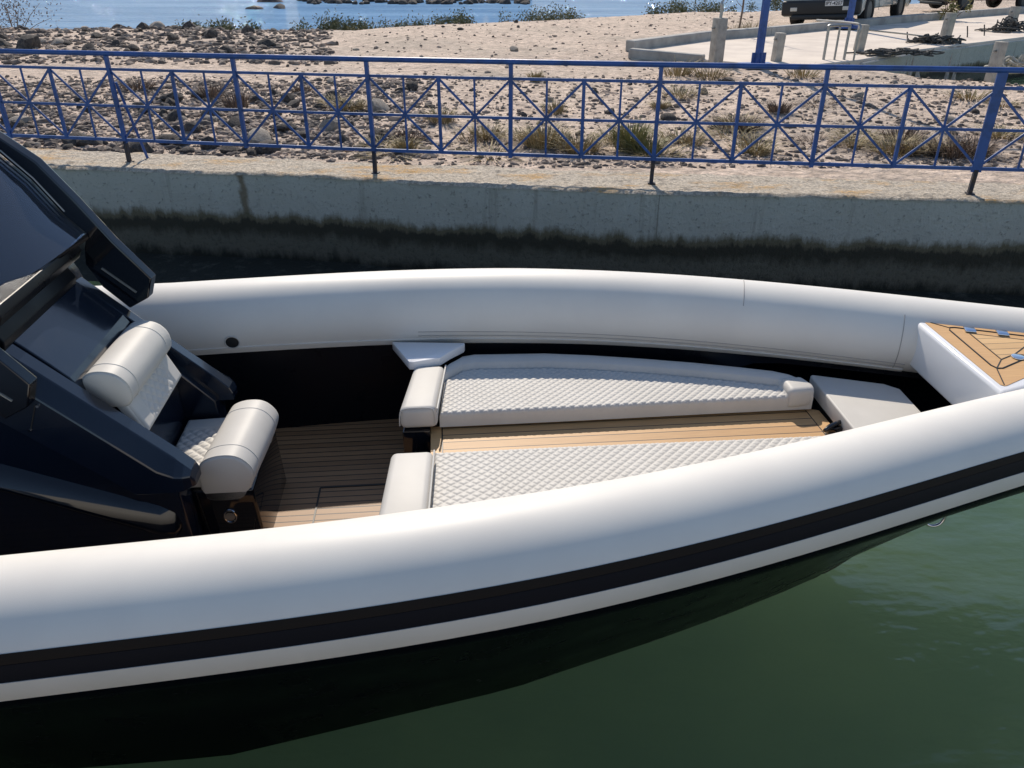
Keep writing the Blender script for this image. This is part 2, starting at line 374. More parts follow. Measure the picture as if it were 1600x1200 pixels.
for fr, sg in ((NF, 1), (FF, -1)):
    t = tube_obj(fr).build('tube', M['tube'], boat, 60)
    f_ = (lambda g: g) if sg == 1 else (lambda g: (lambda x: pi - g(x)))
    band(fr, f_(lambda x: phm(x) - .04), f_(phk), .002, 6).build('rubbing_strip', M['rubber2'], t, 50)
    band(fr, f_(phb), f_(phm), .0035, 8).build('rubbing_strip', M['rubber'], t, 50)
    band(fr, f_(phn), f_(phb), .006, 8).build('rubbing_strip', M['strip'], t, 50)
    if sg == -1:
        tag(t, 'far white tube with a dark valve on its inner side')
        lo = [q for q in fr if -4.6 < q[0].x < 2.25]
        band(lo, lambda x: phf(x) + .02, lambda x: phf(x) + .20, .007, 5).build('flange', M['tube'], t, 50)
        for e in (.30, .42): MB().tube([tp(q, phf(q[0].x) + e, dr=.0004) for q in lo if q[0].x > -.6], .0022, 6).build('seam', M['seam_grey'], t)
        for X, a0, a1 in ((1.30, .7, 2.2), (2.10, -.85, .9)):
            q = min(fr, key=lambda q: abs(q[0].x - X))
            c, d, l, u = q; q = (c + d * (X - c.x), d, l, u)
            MB().tube([tp(q, a0 + (a1 - a0) * k / 30, dr=.0002) for k in range(31)], .0024, 6).build('seam', M['seam_grey'], t)
        vq = min(fr, key=lambda q: abs(q[0].x + 1.57)); vq = (vq[0] + vq[1] * (-1.57 - vq[0].x),) + vq[1:]
        vphi = -.16; nrm = (vq[2] * cos(vphi) + vq[3] * sin(vphi)); vc = tp(vq, vphi)
        va = MB(); va.tube([vc - nrm * .01, vc + nrm * .006], .036, 24); vv = va.build('valve', M['car_black'], t, bevel=.003)
        MB().tube([vc + nrm * .004 + (vq[1] * cos(a) + vq[3].cross(vq[1]).cross(nrm) * 0 + nrm.cross(vq[1]) * sin(a)) * .038 for a in [2 * pi * k / 28 for k in range(28)]], .004, 8, closed=True).build('valve_rim', M['piping'], t)
    else: tag(t, 'near white tube seen from outside')
# hull
WL = [(-5.6, 1.95), (-4, 1.98), (-2.02, 2.07), (-1.17, 2.15), (-.55, 2.33), (0, 2.49), (.26, 2.60), (.7, 2.78), (1.1, 2.96), (1.45, 3.13), (1.64, 3.235)]
CLY = 3.25
STEM = [(-5.6, -.5), (0, -.5), (.8, -.42), (1.3, -.22), (1.64, 0.0), (2.12, .42), (2.6, .74), (3.1, .86), (3.8, .95)]
hr = []
for (a, b) in zip(NF, FF):
    x = a[0].x
    cy = CLY if x > -1 else CLY + (x + 1) * .1
    if x > 1.7: cy = CLY + (x - 1.7) / 2.08 * (3.43 - CLY)
    zk = lerp_pts(STEM, x)
    pa_ = phn(x) - .015; tc_ = [tp(a, pa_ + (-.85 - pa_) * k / 6, dr=.003) for k in range(7)]; t1 = tc_[-1]
    if x < 1.64:
        yw = lerp_pts(WL, x); wl = Vector((x, yw, 0.0)); kn = Vector((x, cy, zk))
        m1 = t1.lerp(wl, .5) + Vector((0, .02, -.015)); m2 = wl.lerp(kn, .5) + Vector((0, 0, -.03))
    else:
        kn = Vector((x, cy, min(zk, 1.05 - rad(x) * .6))); wl = t1.lerp(kn, .8); m1 = t1.lerp(kn, .4); m2 = t1.lerp(kn, .92)
    half = tc_ + [m1, wl, m2, kn]
    # mirror about the middle line, but end on the far tube
    fc_ = [tp(b, pi - (pa_ + (-.85 - pa_) * k / 6), dr=.003) for k in range(7)][::-1]; f1 = fc_[0]
    mir = lambda q: Vector((q.x, 2 * cy - q.y, q.z))
    if x < 1.64: far = [mir(m2), mir(wl), f1.lerp(mir(wl), .5)] + fc_
    else: far = [f1.lerp(kn, .92), f1.lerp(kn, .8), f1.lerp(kn, .4)] + fc_
    hr.append(half + far)
hull = MB().loft(hr, closed=False).add(hr[0], [tuple(range(len(hr[0])))]).build('hull', M['gel_hull'], boat, 35)
ka = []
for x in [1.0 + .1 * i for i in range(20)]:
    cy = CLY if x < 1.7 else CLY + (x - 1.7) / 2.08 * (3.43 - CLY)
    ka.append(Vector((x, cy, lerp_pts(STEM, x) - .004)))
MB().tube(ka, .014, 8).build('keel_strip', M['gel'], hull)
# bow eye: a bent steel loop under the stem
ex = 2.13; ez = .405
loop = [Vector((ex + .058 * sin(a) + .01, CLY + .01, ez - .012 - .040 * (1 - cos(a)) * .95)) for a in [-.2 * pi + 1.55 * pi * k / 20 for k in range(21)]]
MB().tube(smooth_curve([(2.09, 3.255, .43), (2.10, 3.25, .345), (2.135, 3.245, .315), (2.18, 3.245, .325), (2.20, 3.25, .375), (2.175, 3.255, .45)], 5), .0085, 10).build('bow_eye', M['steel'], hull)
# inner liner walls and floor
lin = []; floor_n = []; floor_f = []
def Lc(v): return INV @ v
for fr, sg in ((NF, -1), (FF, 1)):
    rings = []
    for q in fr:
        x = q[0].x
        if x < -4.7 or x > 2.3: continue
        top = tp(q, (phf(x) + .015) if sg > 0 else pi - phf(x) - .015, dr=-.006)
        bot = top + q[2] * (.05 * sg); bot.z = .43 + .45 * sstep(.6, 1.5, x)
        rings.append([top, bot, bot + q[2] * (-.05 * sg), top + q[2] * (-.06 * sg)])
        (floor_f if sg > 0 else floor_n).append(bot.copy())
    MB().loft(rings).build('inner_liner', M['liner'], boat, 40)
fl = MB(); k = 0
vs = []; fs = []
for a, b in zip(floor_n, floor_f):
    if a.x > -.45: break
    vs += [Vector((a.x, a.y - .02, .45)), Vector((b.x, b.y + .02, .45))]
for i in range(len(vs) // 2 - 1): fs.append((2 * i, 2 * i + 2, 2 * i + 3, 2 * i + 1))
MB().add(vs, fs).build('teak_deck', M['teak_deck'], boat)
# a hatch outline cut in the deck
hl = MB()
for p, q in (((-.98, -.33), (-.56, -.33)), ((-.98, -.33), (-.98, .18)), ((-.98, .18), (-.56, .18))): hl.bar((p[0], p[1], .4515), (q[0], q[1], .4515), .009, .003)
hl.build('deck_hatch_joint', M['black'], boat, world=False)
# small courtesy light on the liner
cl = INV @ at(583, 606, .62); cl = Vector((-.62, .905, .62))
cf = MB().tube([cl + Vector((0, .03, 0)), cl + Vector((0, -.03, 0))], .012, 16).build('courtesy_light', M['steel'], boat, world=False, bevel=.003)
MB().tube([cl + Vector((0, -.028, 0)), cl + Vector((0, -.034, 0))], .006, 12).build('lens', M['black'], cf, world=False)
# seat base under the sun pads, teak table top
def lo(s):      # outer edge of the sun pad
    P = [(-.38, .60), (-.32, .69), (-.24, .765), (-.15, .785), (.25, .765), (.5, .72), (.774, .655), (1.05, .58), (1.274, .508), (1.45, .445), (1.52, .40), (1.57, .33), (1.59, .27)]
    return lerp_pts(P, s)
base = MB()
base.prism([(-.395, -.60), (-.395, .60), (-.24, .70), (.3, .70), (1.0, .55), (1.62, .36), (1.62, -.36), (1.0, -.55), (.3, -.70), (-.24, -.70)], .44, .768)
base.prism([(-.535, .125), (-.485, .62), (-.396, .62), (-.396, .125)], .44, .80); base.prism([(-.50, -.62), (-.50, -.22), (-.396, -.22), (-.396, -.62)], .44, .80)
base.build('seat_base', M['gel'], boat, world=False, bevel=.008)
tt = MB().prism([(-.335, -.23), (-.335, .23), (1.56, .23), (1.56, -.23)], .766, .777).build('teak_table', M['teak_table'], boat, world=False)
MB().prism([(-.395, -.23), (-.395, .20), (-.342, .20), (-.342, -.23)], .762, .7772).build('border_plank', M['teak_plain'], tt, world=False)
MB().prism([(1.566, -.20), (1.566, .21), (1.632, .19), (1.632, -.20)], .762, .7772).build('border_plank', M['teak_plain'], tt, world=False)
MB().prism([(-.3415, -.23), (-.3415, .20), (-.3355, .20), (-.3355, -.23)], .762, .7765).build('caulk_joint', M['black'], tt, world=False)
MB().prism([(1.5605, -.2), (1.5605, .2), (1.5655, .2), (1.5655, -.2)], .762, .7765).build('caulk_joint', M['black'], tt, world=False)
# cleat at the end of the table
c_ = MB().box((1.60, -.05, .80), (.07, .035, .05)).tube([(1.53, -.085, .825), (1.57, -.06, .835), (1.63, -.03, .837), (1.68, -.01, .83)], [.010, .013, .012, .009], 8).build('cleat', M['gel'], boat, world=False, bevel=.004)
# quilted pads
QP = .046
def pillow(u, v, p=QP):
    a, b = (u + v) / p, (u - v) / p
    fa = 1 - abs(2 * (a - math.floor(a)) - 1); fb = 1 - abs(2 * (b - math.floor(b)) - 1)
    return (1 - (1 - fa) ** 3.4) * (1 - (1 - fb) ** 3.4)
def sunpad(sg):
    s0, s1, ns, nl = -.352, 1.585, 520, 170
    zb, zt = .79, .868
    vs = []; fs = []
    for i in range(ns + 1):
        s = s0 + (s1 - s0) * i / ns
        li = .178 + .012 * sstep(.0, 1.5, s) - .006; l2 = max(lo(s) if sg > 0 else .80, li + .02)
        for j in range(nl + 1):
            t = j / nl; l = li + (l2 - li) * t
            din = min(l - li, s - s0 + .012); dout = min(l2 - l, (s1 - s) * 1.15)
            rim = sstep(.145, .118, dout) if s < 1.45 or l > .34 else sstep(.145, .118, l2 - l)
            if sg < 0: rim = sstep(.10, .08, l2 - l)
            elif s > 1.44: rim = max(rim, sstep(1.440, 1.452, s))
            q = pillow(s, l - li) * (1 - rim)
            z = zt + .0052 * q + rim * (.018 + .022 * sin(pi * min(1, max(0, (dout + .0) / .145))))
            groove = math.exp(-((dout - .145) / .0055) ** 2) * .013 if s < 1.44 else 0
            z -= groove
            e = min(l - li, l2 - l, s - s0, s1 - s)
            ed = .02
            if e < ed: z -= .022 * (1 - sqrt(max(0, 1 - (1 - max(e, 0) / ed) ** 2)))
            k_s = 1 - sstep(s0, s0 + .25, s)
            sx = s + k_s * ((.004 + .075 * (l - .18)) if sg > 0 else (-.022 - .052 * (l - .2)))
            vs.append(Vector((sx, sg * l, z)))
    W = nl + 1
    for i in range(ns):
        for j in range(nl): fs.append((i * W + j, (i + 1) * W + j, (i + 1) * W + j + 1, i * W + j + 1))
    n0 = len(vs)
    loopi = [j for j in range(W)] + [i * W + nl for i in range(1, ns + 1)] + [ns * W + j for j in range(nl - 1, -1, -1)] + [i * W for i in range(ns - 1, 0, -1)]
    vs += [Vector((vs[i].x, vs[i].y, zb)) for i in loopi]
    m = len(loopi)
    for i in range(m): fs.append((loopi[i], loopi[(i + 1) % m], n0 + (i + 1) % m, n0 + i))
    return MB().add(vs, fs)
def cushion_box(pts, z0, z1, bev, name, m, parent, seg=4):
    return MB().prism(pts, z0, z1).build(name, m, parent, 50, bev, seg, world=False)
for sg in (1, -1):
    p = sunpad(sg).build('sun_pad', M['vinyl'], boat, 60, world=False)
    tag(p, 'quilted sun pad beside the far tube' if sg > 0 else 'quilted sun pad partly hidden by the near tube')
    # bolster at the aft end
    b = cushion_box([(-.545, sg * .135), (-.360, sg * .135), (-.312, sg * .60), (-.48, sg * .60)] if sg > 0 else [(-.565, -.235), (-.375, -.235), (-.40, -.72), (-.60, -.72)], .805, .925, .03, 'bolster', M['vinyl'], p)
    if sg > 0: ln = [(-.357, .135, .918), (-.308, .60, .918)]
    else: ln = [(-.372, -.235, .918), (-.397, -.72, .918)]
    MB().tube([Vector(ln[0]) + Vector((0, 0, -.018)), Vector(ln[0]), Vector(ln[1])], .0045, 8).build('piping', M['vinyl'], p, world=False)
    e0 = .140 if sg > 0 else -.240
    if sg > 0: MB().tube(smooth_curve([(-.545, e0 - .006, .83), (-.54, e0 - .006, .90), (-.515, e0 + .002, .921), (-.40, e0 + .002, .921), (-.372, e0 - .006, .90), (-.366, e0 - .006, .83)], 5), .003, 6).build('seam', M['piping'], b, world=False)
    # nose roll at the forward end
    if sg > 0: MB().prism([(1.447, sg * .168), (1.59, sg * .182), (1.60, sg * .24), (1.57, sg * .335), (1.447, sg * .315)], .80, .915).build('nose_roll', M['vinyl'], p, 50, .03, 4, world=False)
# little side panel behind the far bolster
MB().prism([(-.607, .85), (-.195, .80), (-.205, .772), (-.283, .692), (-.338, .622), (-.475, .585), (-.505, .59)], .905, .955).build('side_panel', M['whitegel'], boat, 40, .006, 2, world=False)
# bow seat cushion
bs_ = MB().prism([(1.650, .385), (1.665, .395), (2.0, .262), (2.058, .20), (2.035, -.13), (1.98, -.19), (1.625, -.335)], .79, .88).build('bow_cushion', M['vinyl'], boat, 50, .016, 4, world=False)
MB().prism([(1.64, .34), (2.0, .15), (2.0, -.15), (1.64, -.34)], .74, .792).build('bow_seat_base', M['liner'], boat, world=False)
MB().prism([(1.0, -.55), (1.0, .55), (2.17, .30), (2.17, -.30)], .72, .76).build('bow_well_floor', M['liner'], boat, world=False)
# bow locker
lk = MB().prism([(2.15, .42), (2.15, -.42), (3.15, -.09), (3.15, .09)], .70, 1.196)
lk = MB(); fp = [(2.155, .41), (2.125, -.41), (2.35, -.34), (3.1, -.05), (3.1, .09), (2.7, .23)]
lk.prism(fp, .945, 1.19); lk = lk.build('bow_locker', M['whitegel'], boat, 40, .022, 4, world=False)
tz = 1.1925
MB().prism([(2.192, .362), (2.16, -.34), (2.172, -.352), (2.185, -.350), (2.36, -.262), (3.02, -.0), (3.02, .05), (2.66, .19)], 1.18, tz).build('teak_pad', M['teak_plain'], lk, world=False)
HO = [(2.262, .232), (2.232, -.16), (2.242, -.19), (2.268, -.192), (2.40, -.125), (2.78, .02), (2.785, .05), (2.66, .105), (2.305, .262), (2.280, .262)]
MB().tube([(a, b, tz + .001) for a, b in HO], .0038, 6, closed=True).build('hatch_joint', M['black'], lk, world=False)
hp = MB().prism([(2.34, .185), (2.318, -.105), (2.42, -.055), (2.60, .075)], 1.185, tz + .0015).build('hatch_planks', M['teak_hatch'], lk, world=False)
jo = MB()
for p, q in (((2.34, .185), (2.318, -.105)), ((2.318, -.105), (2.42, -.055)), ((2.60, .075), (2.34, .185)), ((2.42, -.055), (2.60, .075)), ((2.318, -.105), (2.24, -.19)), ((2.24, -.19), (2.175, -.345)), ((2.28, .258), (2.192, .362)), ((2.60, .075), (2.72, .09)), ((2.42, -.055), (2.49, -.085))):
    jo.bar((p[0], p[1], tz + .0012), (q[0], q[1], tz + .0012), .0042, .003)
jo.build('plank_joint', M['black'], lk, world=False)
for (s_, l_) in ((2.362, .222), (2.503, .170)):
    rt = Matrix.Rotation(-.35, 3, 'Z')
    MB().box((s_, l_, tz + .006), (.052, .062, .010), rt).build('hinge', M['blue_hinge'], lk, bevel=.004, world=False)
lt = MB().tube([(2.41, -.092, tz), (2.41, -.092, tz + .008)], .030, 24).build('latch', M['steel'], lk, bevel=.003, world=False)
# ---- console
con = MB()
con.side([(-1.455, .44), (-1.455, .783), (-1.61, .785), (-1.615, 1.09), (-1.755, 1.29), (-1.93, 1.47), (-1.955, 1.50), (-1.985, 1.60), (-2.03, 1.70), (-2.35, 1.72), (-3.1, 1.5), (-3.1, .44)], -.285, .285)
for sg in (1, -1):
    con.side([(-1.43, .44), (-1.45, .93), (-1.60, 1.10), (-1.735, 1.25), (-1.93, 1.45), (-1.955, 1.48), (-1.985, 1.60), (-2.03, 1.70), (-2.35, 1.71), (-3.1, 1.5), (-3.1, .44)], sg * .2852, sg * .41)
console = con.build('console', M['gel_matt'], boat, 18, .008, 2, world=False)
tag(console, 'glossy navy black console with a cream seat set in its sloping front')
for sg in (1, -1):
    rings = []
    zt_ = lambda q: 1.045 + (-1.44 - q) * .975
    zb_ = lambda q: .912 if q > -1.6 else .914 + (-1.60 - q) * .872
    for s_ in (-1.372, -1.385, -1.41, -1.44, -1.50, -1.60, -2.03, -2.6):
        zt = zt_(s_) if s_ < -1.43 else {-1.41: 1.012, -1.385: .985, -1.372: .952}[s_]
        k = sstep(-1.36, -1.50, s_); d = .012 + .073 * k; tip = .055 * (1 - sstep(-1.365, -1.43, s_))
        rings.append([(s_, sg * .322, zt), (s_, sg * .392, zt - .004), (s_, sg * (.456 - tip * .8), zt - d), (s_, sg * (.466 - tip), zb_(s_) + .004), (s_, sg * .40, zb_(s_)), (s_, sg * .322, zb_(s_))])
    MB().loft(rings).build('wing', M['gel_matt'], console, 9, .004, 1, world=False)
    rings = []
    for s_, z, h, o in ((-1.468, .765, .03, .405), (-1.475, .775, .06, .435), (-1.49, .785, .085, .455), (-1.54, .808, .09, .466), (-1.65, .855, .085, .468), (-1.85, .942, .08, .468), (-2.1, 1.05, .07, .468), (-2.5, 1.2, .065, .468), (-3.05, 1.38, .06, .468)):
        rings.append([(s_, sg * .38, z + .03), (s_, sg * (o - .062), z + .016), (s_, sg * (o - .026), z - .03), (s_, sg * (o - .004), z - .03 - h * .55), (s_, sg * o, z - .035 - h * .62), (s_, sg * (o - .006), z - h - .02), (s_, sg * .38, z - h - .05)])
    MB().loft(rings).build('side_ledge', M['gel'], console, 50, world=False)
MB().side([(-1.165, .44), (-1.185, .785), (-1.454, .785), (-1.454, .44)], -.275, .275).build('pedestal', M['gel'], console, 30, .012, 3, world=False)
# hood panel lying flush between the wings, and the cowl lip below the glass
MB().side([(-1.768, 1.30), (-1.778, 1.362), (-1.80, 1.398), (-1.86, 1.462), (-1.945, 1.548), (-1.975, 1.575), (-2.1, 1.60), (-2.1, 1.30)], -.316, .316).build('hood_panel', M['gel_matt'], console, 9, .004, 1, world=False)
MB().side([(-1.962, 1.565), (-1.955, 1.60), (-1.985, 1.652), (-2.03, 1.665), (-2.05, 1.60)], -.40, .30).build('cowl', M['liner'], console, 12, .005, 2, world=False)
MB().side([(-1.955, 1.66), (-1.935, 1.70), (-1.95, 1.735), (-2.02, 1.75), (-2.05, 1.66)], -.40, .38).build('cowl', M['liner'], console, 12, .005, 2, world=False)
# panel joints and screws
for s_, z in ((-1.875, 1.355), (-1.93, 1.25)): MB().tube([(s_, -.455, z), (s_, -.466 - (1.355 - z) * .04, z)], .0055, 12).build('screw', M['steel'], console, world=False)
pj = MB(); pj.bar((-1.4, -.277, .46), (-1.43, -.277, .78), .004, .006, (0, 1, 0)); pj.bar((-1.24, -.2765, .455), (-1.20, -.2765, .62), .004, .006, (0, 1, 0))
pj.build('panel_joint', M['black'], console, world=False)
MB().bar((-1.882, -.4605, 1.36), (-1.93, -.4655, 1.245), .003, .003, (0, 1, 0)).build('panel_joint', M['black'], console, world=False)
ring = MB().tube([(-1.305 + .026 * cos(a), -.280, .645 + .034 * sin(a)) for a in [2 * pi * k / 24 for k in range(24)]], .005, 8, closed=True).tube([(-1.305, -.275, .645), (-1.305, -.283, .645)], .022, 20)
ring.build('latch', M['steel'], console, world=False)
# seat
seat = MB().prism([(-1.60, -.255), (-1.60, .262), (-1.26, .24), (-1.26, -.245)], .786, .835).build('seat', M['vinyl'], console, 50, .012, 3, world=False)
def quiltgrid(o, u, v, nrm, un, vn, margin_u, margin_v, amp, p, sideband):
    vs = []; fs = []
    ul, vl = u.length, v.length
    for i in range(un + 1):
        for j in range(vn + 1):
            a, b = i / un, j / vn; x, y = a * ul, b * vl
            ea = min(x, ul - x)
            inq = sstep(sideband, sideband + .012, ea)
            h = amp * pillow(x, y, p) * inq + .012 * (1 - inq) - .006 * math.exp(-((ea - sideband) / .006) ** 2)
            e = min(x, y, ul - x, vl - y)
            if e < .02: h -= .018 * (1 - sqrt(max(0, 1 - (1 - e / .02) ** 2)))
            vs.append(o + u * a + v * b + nrm * h)
    W = vn + 1
    for i in range(un):
        for j in range(vn): fs.append((i * W + j, (i + 1) * W + j, (i + 1) * W + j + 1, i * W + j + 1))
    return MB().add(vs, fs)
quiltgrid(Vector((-1.595, -.262, .838)), Vector((0, .524, 0)), Vector((.32, 0, .010)), Vector((0, 0, 1)), 110, 70, 0, 0, .0075, .056, .10).build('quilted_pad', M['vinyl'], seat, 60, world=False)
def roll(prof, l0, l1, sk=0, crown=.012):    # bolster with rounded ends: profile in (s, z)
    rings = []; n = 14
    cs = sum(p[0] for p in prof) / len(prof); cz = sum(p[1] for p in prof) / len(prof)
    P = smooth_curve([(p[0], p[1], 0) for p in prof + prof[:1]], 5)[:-1]
    for l, k in ((l0, .90), (l0 + .004, .96), (l0 + .011, .992), (l0 + .022, 1.0), (l0 + (l1 - l0) * .25, 1.01), ((l0 + l1) / 2, 1.015), (l1 - (l1 - l0) * .25, 1.01), (l1 - .022, 1.0), (l1 - .011, .992), (l1 - .004, .96), (l1, .90)):
        rings.append([(cs + (q.x - cs) * k + sk * (l - l0), l, cz + (q.y - cz) * k) for q in P])
    return MB().loft(rings), [(q.x, q.y) for q in P]
SB = [(-1.400, .735), (-1.408, .80), (-1.408, .875), (-1.385, .93), (-1.325, .957), (-1.25, .957), (-1.20, .925), (-1.172, .865), (-1.195, .79), (-1.225, .735), (-1.28, .722), (-1.36, .722)]
mb, prof = roll(SB, -.275, .245, sk=.055)
bo = mb.build('bolster', M['vinyl'], seat, 60, world=False); tag(bo, 'rounded front roll of the seat')
def seamring(prof, l, sk, l0, par, off=.0012, zmin=None):
    cs = sum(p[0] for p in prof) / len(prof); cz = sum(p[1] for p in prof) / len(prof)
    pts = [Vector((cs + (p[0] - cs) * 1.006 + sk * (l - l0), l, cz + (p[1] - cz) * 1.006)) for p in prof]
    MB().tube(pts, .0022, 6, closed=True).build('seam', M['piping'], par, world=False)
seamring(prof, -.175, .055, -.275, seat); seamring(prof, .15, .055, -.275, seat); seamring([(a, b) for a, b in prof], -.262, .055, -.275, seat)
BB = [(-1.665, 1.228), (-1.625, 1.235), (-1.602, 1.27), (-1.608, 1.33), (-1.645, 1.375), (-1.70, 1.392), (-1.755, 1.385), (-1.785, 1.35), (-1.77, 1.29), (-1.73, 1.24)]
back = MB().side([(-1.612, 1.075), (-1.575, 1.09), (-1.65, 1.27), (-1.70, 1.27)], -.262, .262).build('seat_back', M['vinyl'], console, 50, .01, 3, world=False)
d_ = Vector((-.075, 0, .18)); nn = Vector((.18, 0, .075)).normalized()
quiltgrid(Vector((-1.578, -.258, 1.092)), Vector((0, .516, 0)), d_, nn, 110, 50, 0, 0, .0075, .056, .10).build('quilted_pad', M['vinyl'], back, 60, world=False)
mb, prof2 = roll(BB, -.275, .262, sk=.03)
bo2 = mb.build('bolster', M['vinyl'], back, 60, world=False); tag(bo2, 'rounded head roll of the seat back')
seamring(prof2, -.19, .03, -.275, back); seamring(prof2, .18, .03, -.275, back); seamring(prof2, -.263, .03, -.275, back)
# windscreen: raked, its near side set further aft
def wsh(o):
    for v in o.data.vertices:
        k = (v.co.y - .43) / .93; v.co.x += .19 * k; v.co.z += .07 * k
    return o
ws = []
FO = [(-2.9, 2.50), (-2.5, 2.42), (-2.169, 2.203), (-2.041, 2.092), (-1.922, 1.919), (-1.8, 1.722), (-1.666, 1.539), (-1.70, 1.443), (-1.795, 1.394), (-1.894, 1.505), (-1.945, 1.62), (-1.93, 1.70), (-1.905, 1.765), (-1.986, 1.862), (-2.08, 2.014), (-2.18, 2.132), (-2.5, 2.36), (-2.9, 2.43)]
GI = [(-1.905, 1.765), (-1.986, 1.862), (-2.08, 2.014), (-2.18, 2.132), (-2.5, 2.36), (-2.85, 2.44)]
gl = MB(); rings = []
for s_, z in GI:
    rings.append([(s_ + .035 * (1 - (l / .41) ** 2), l, z + .01 * (1 - (l / .41) ** 2)) for l in [-.455 + .86 * k / 16 for k in range(17)]] + [(s_ - .006 + .035 * (1 - (l / .41) ** 2), l, z - .006 + .01 * (1 - (l / .41) ** 2)) for l in [.405 - .86 * k / 16 for k in range(17)]])
wsg = wsh(gl.loft(rings).build('windscreen', M['glass'], console, 40, world=False))
for sg in (1, -1):
    wsh(MB().side(FO, .405 if sg > 0 else -.50, .455 if sg > 0 else -.45).build('windscreen_frame', M['gel'], console, 16, .005, 2, world=False))
    sl_ = MB().bar((-1.875, sg * (.404 if sg > 0 else .501), 1.60), (-1.745, sg * (.404 if sg > 0 else .501), 1.475), .006, .010, (0, 1, 0)).build('slot_highlight', M['wire'], console, world=False); wsh(sl_)  # pale strip stands in for light catching the slot
    wsh(MB().tube([(s_ + .016, (.40 if sg > 0 else -.445), z + .010) for s_, z in GI[1:]], .0032, 8).build('glazing_bead', M['wire'], console, world=False))  # pale colour paints the highlight running along the bead
wsh(MB().bar((-1.91, -.44, 1.755), (-1.91, .40, 1.755), .03, .03).build('glazing_bead', M['gel'], console, bevel=.006, world=False))
MB().tube(smooth_curve([(-2.24, .27, 1.955), (-2.17, .30, 1.94), (-2.10, .32, 1.87), (-1.985, .34, 1.765), (-1.99, .34, 1.70)], 6), .009, 10).build('highlight_rod', M['steel'], console, world=False)  # bright rod added to imitate a highlight line inside the glass
wc = Vector((-2.75, -.12, 1.72)); wn_ = Vector((-.6, 0, .8)).normalized(); wa = Vector((0, 1, 0)); wb = wn_.cross(wa)
MB().tube([wc + (wa * cos(a) + wb * sin(a)) * .17 for a in [2 * pi * k / 28 for k in range(28)]], .016, 8, closed=True).bar(wc - wa * .17, wc + wa * .17, .03, .012).bar(wc, wc - wb * .17, .03, .012).bar(wc, wc - wn_ * .25, .05, .05).build('steering_wheel', M['car_black'], console, world=False)

# ------------------------------------------------------------------ QUAY
QZ = .93
EDGE = [(-40, 14.0), (-12, 9.45), (-5.33, 8.40), (-4.71, 8.29), (-3.35, 8.10), (-2.56, 8.02), (-1.9, 7.92), (-.92, 7.68), (.22, 7.47), (1.35, 7.30), (2.79, 7.20), (4.4, 7.03), (9, 6.5), (40, 3.6)]
FEN = [(-9.3, 9.47), (-6.65, 8.97), (-4.01, 8.49), (-1.36, 8.02), (1.33, 7.62), (4.18, 7.25), (7.0, 6.92), (9.8, 6.6)]
def edge_y(x): return lerp_pts(EDGE, x)
xs = [-40, -30, -20, -15] + [-12 + .12 * i for i in range(180)] + [10, 15, 25, 40]
vs = []; fs = []
qw = MB(); rings = []
for x in xs:
    y = edge_y(x) + (.018 * noise.noise((x * 2.1, 3, 0)) if abs(x) < 12 else 0)
    j = lambda z: .012 * noise.noise((x * 3, z * 3, 7))
    rings.append([(x, y + .25, -1.5), (x, y - .03 + j(0), -1.5), (x, y - .015 + j(.3), .3), (x, y + j(.6), .6), (x, y + .008, QZ - .06), (x, y + .012, QZ - .012), (x, y + .03, QZ - .012), (x, y + .5, QZ - .012), (x, y + .5, -1.5)])
wl_ = MB().loft(rings).build('quay_wall', M['wall'], None, 30)
tag(wl_, 'weathered grey concrete quay wall with dark weed along the waterline behind the boat', 'wall')
vs = []; fs = []
xs2 = [-40, -30, -20, -14] + [-10 + .05 * i for i in range(390)] + [10, 15, 25, 40]
ny = 26
for x in xs2:
    y0 = edge_y(x); y1 = lerp_pts(FEN, x) + .42 + .09 * noise.noise((x * 1.3, 9, 2)) + .05 * noise.noise((x * 5, 2, 2))
    e0 = .012 * noise.noise((x * 6, 5, 0)) + .01 * noise.noise((x * 17, 1, 0))
    for k in range(ny):
        t = k / (ny - 1); y = y0 + e0 + (y1 - y0) * t
        z = QZ + .010 * noise.noise((x * 9, y * 9, 0)) + .009 * noise.noise((x * 23, y * 23, 4)) + .01
        if k == 0: z = QZ - .016
        vs.append(Vector((x, y, z)))
for i in range(len(xs2) - 1):
    for k in range(ny - 1): fs.append((i * ny + k, (i + 1) * ny + k, (i + 1) * ny + k + 1, i * ny + k + 1))
MB().add(vs, fs).build('coping', M['coping'], wl_, 180)

tag(MB().box((0, -9.4, .1), (60, 20.6, 2.3)).build('bounce_quay', M['kerb'], None, 30, .03, 2), 'unseen concrete quay under the viewer, added to bounce sunlight onto the boat', 'quay')  # out of view, added so sunlight bounces onto the near tube
# dark ledge added along the wall in place of darkly reflecting water
rings = []
for x in [-40, -20, -13] + [-10 + .2 * i for i in range(100)] + [14, 25, 40]:
    y = edge_y(x); o = .95 + .12 * noise.noise((x * 1.1, 4, 8)) + .05 * noise.noise((x * 4, 4, 8))
    rings.append([(x, y + .2, .06), (x, y - o * .35, .05 + .02 * noise.noise((x * 3, 1, 1))), (x, y - o * .75, .035 + .02 * noise.noise((x * 3, 6, 1))), (x, y - o, -.06), (x, y - o - .2, -.9), (x, y + .2, -.9)])
MB().loft(rings).build('dark_water_ledge', M['wall'], wl_, 60)
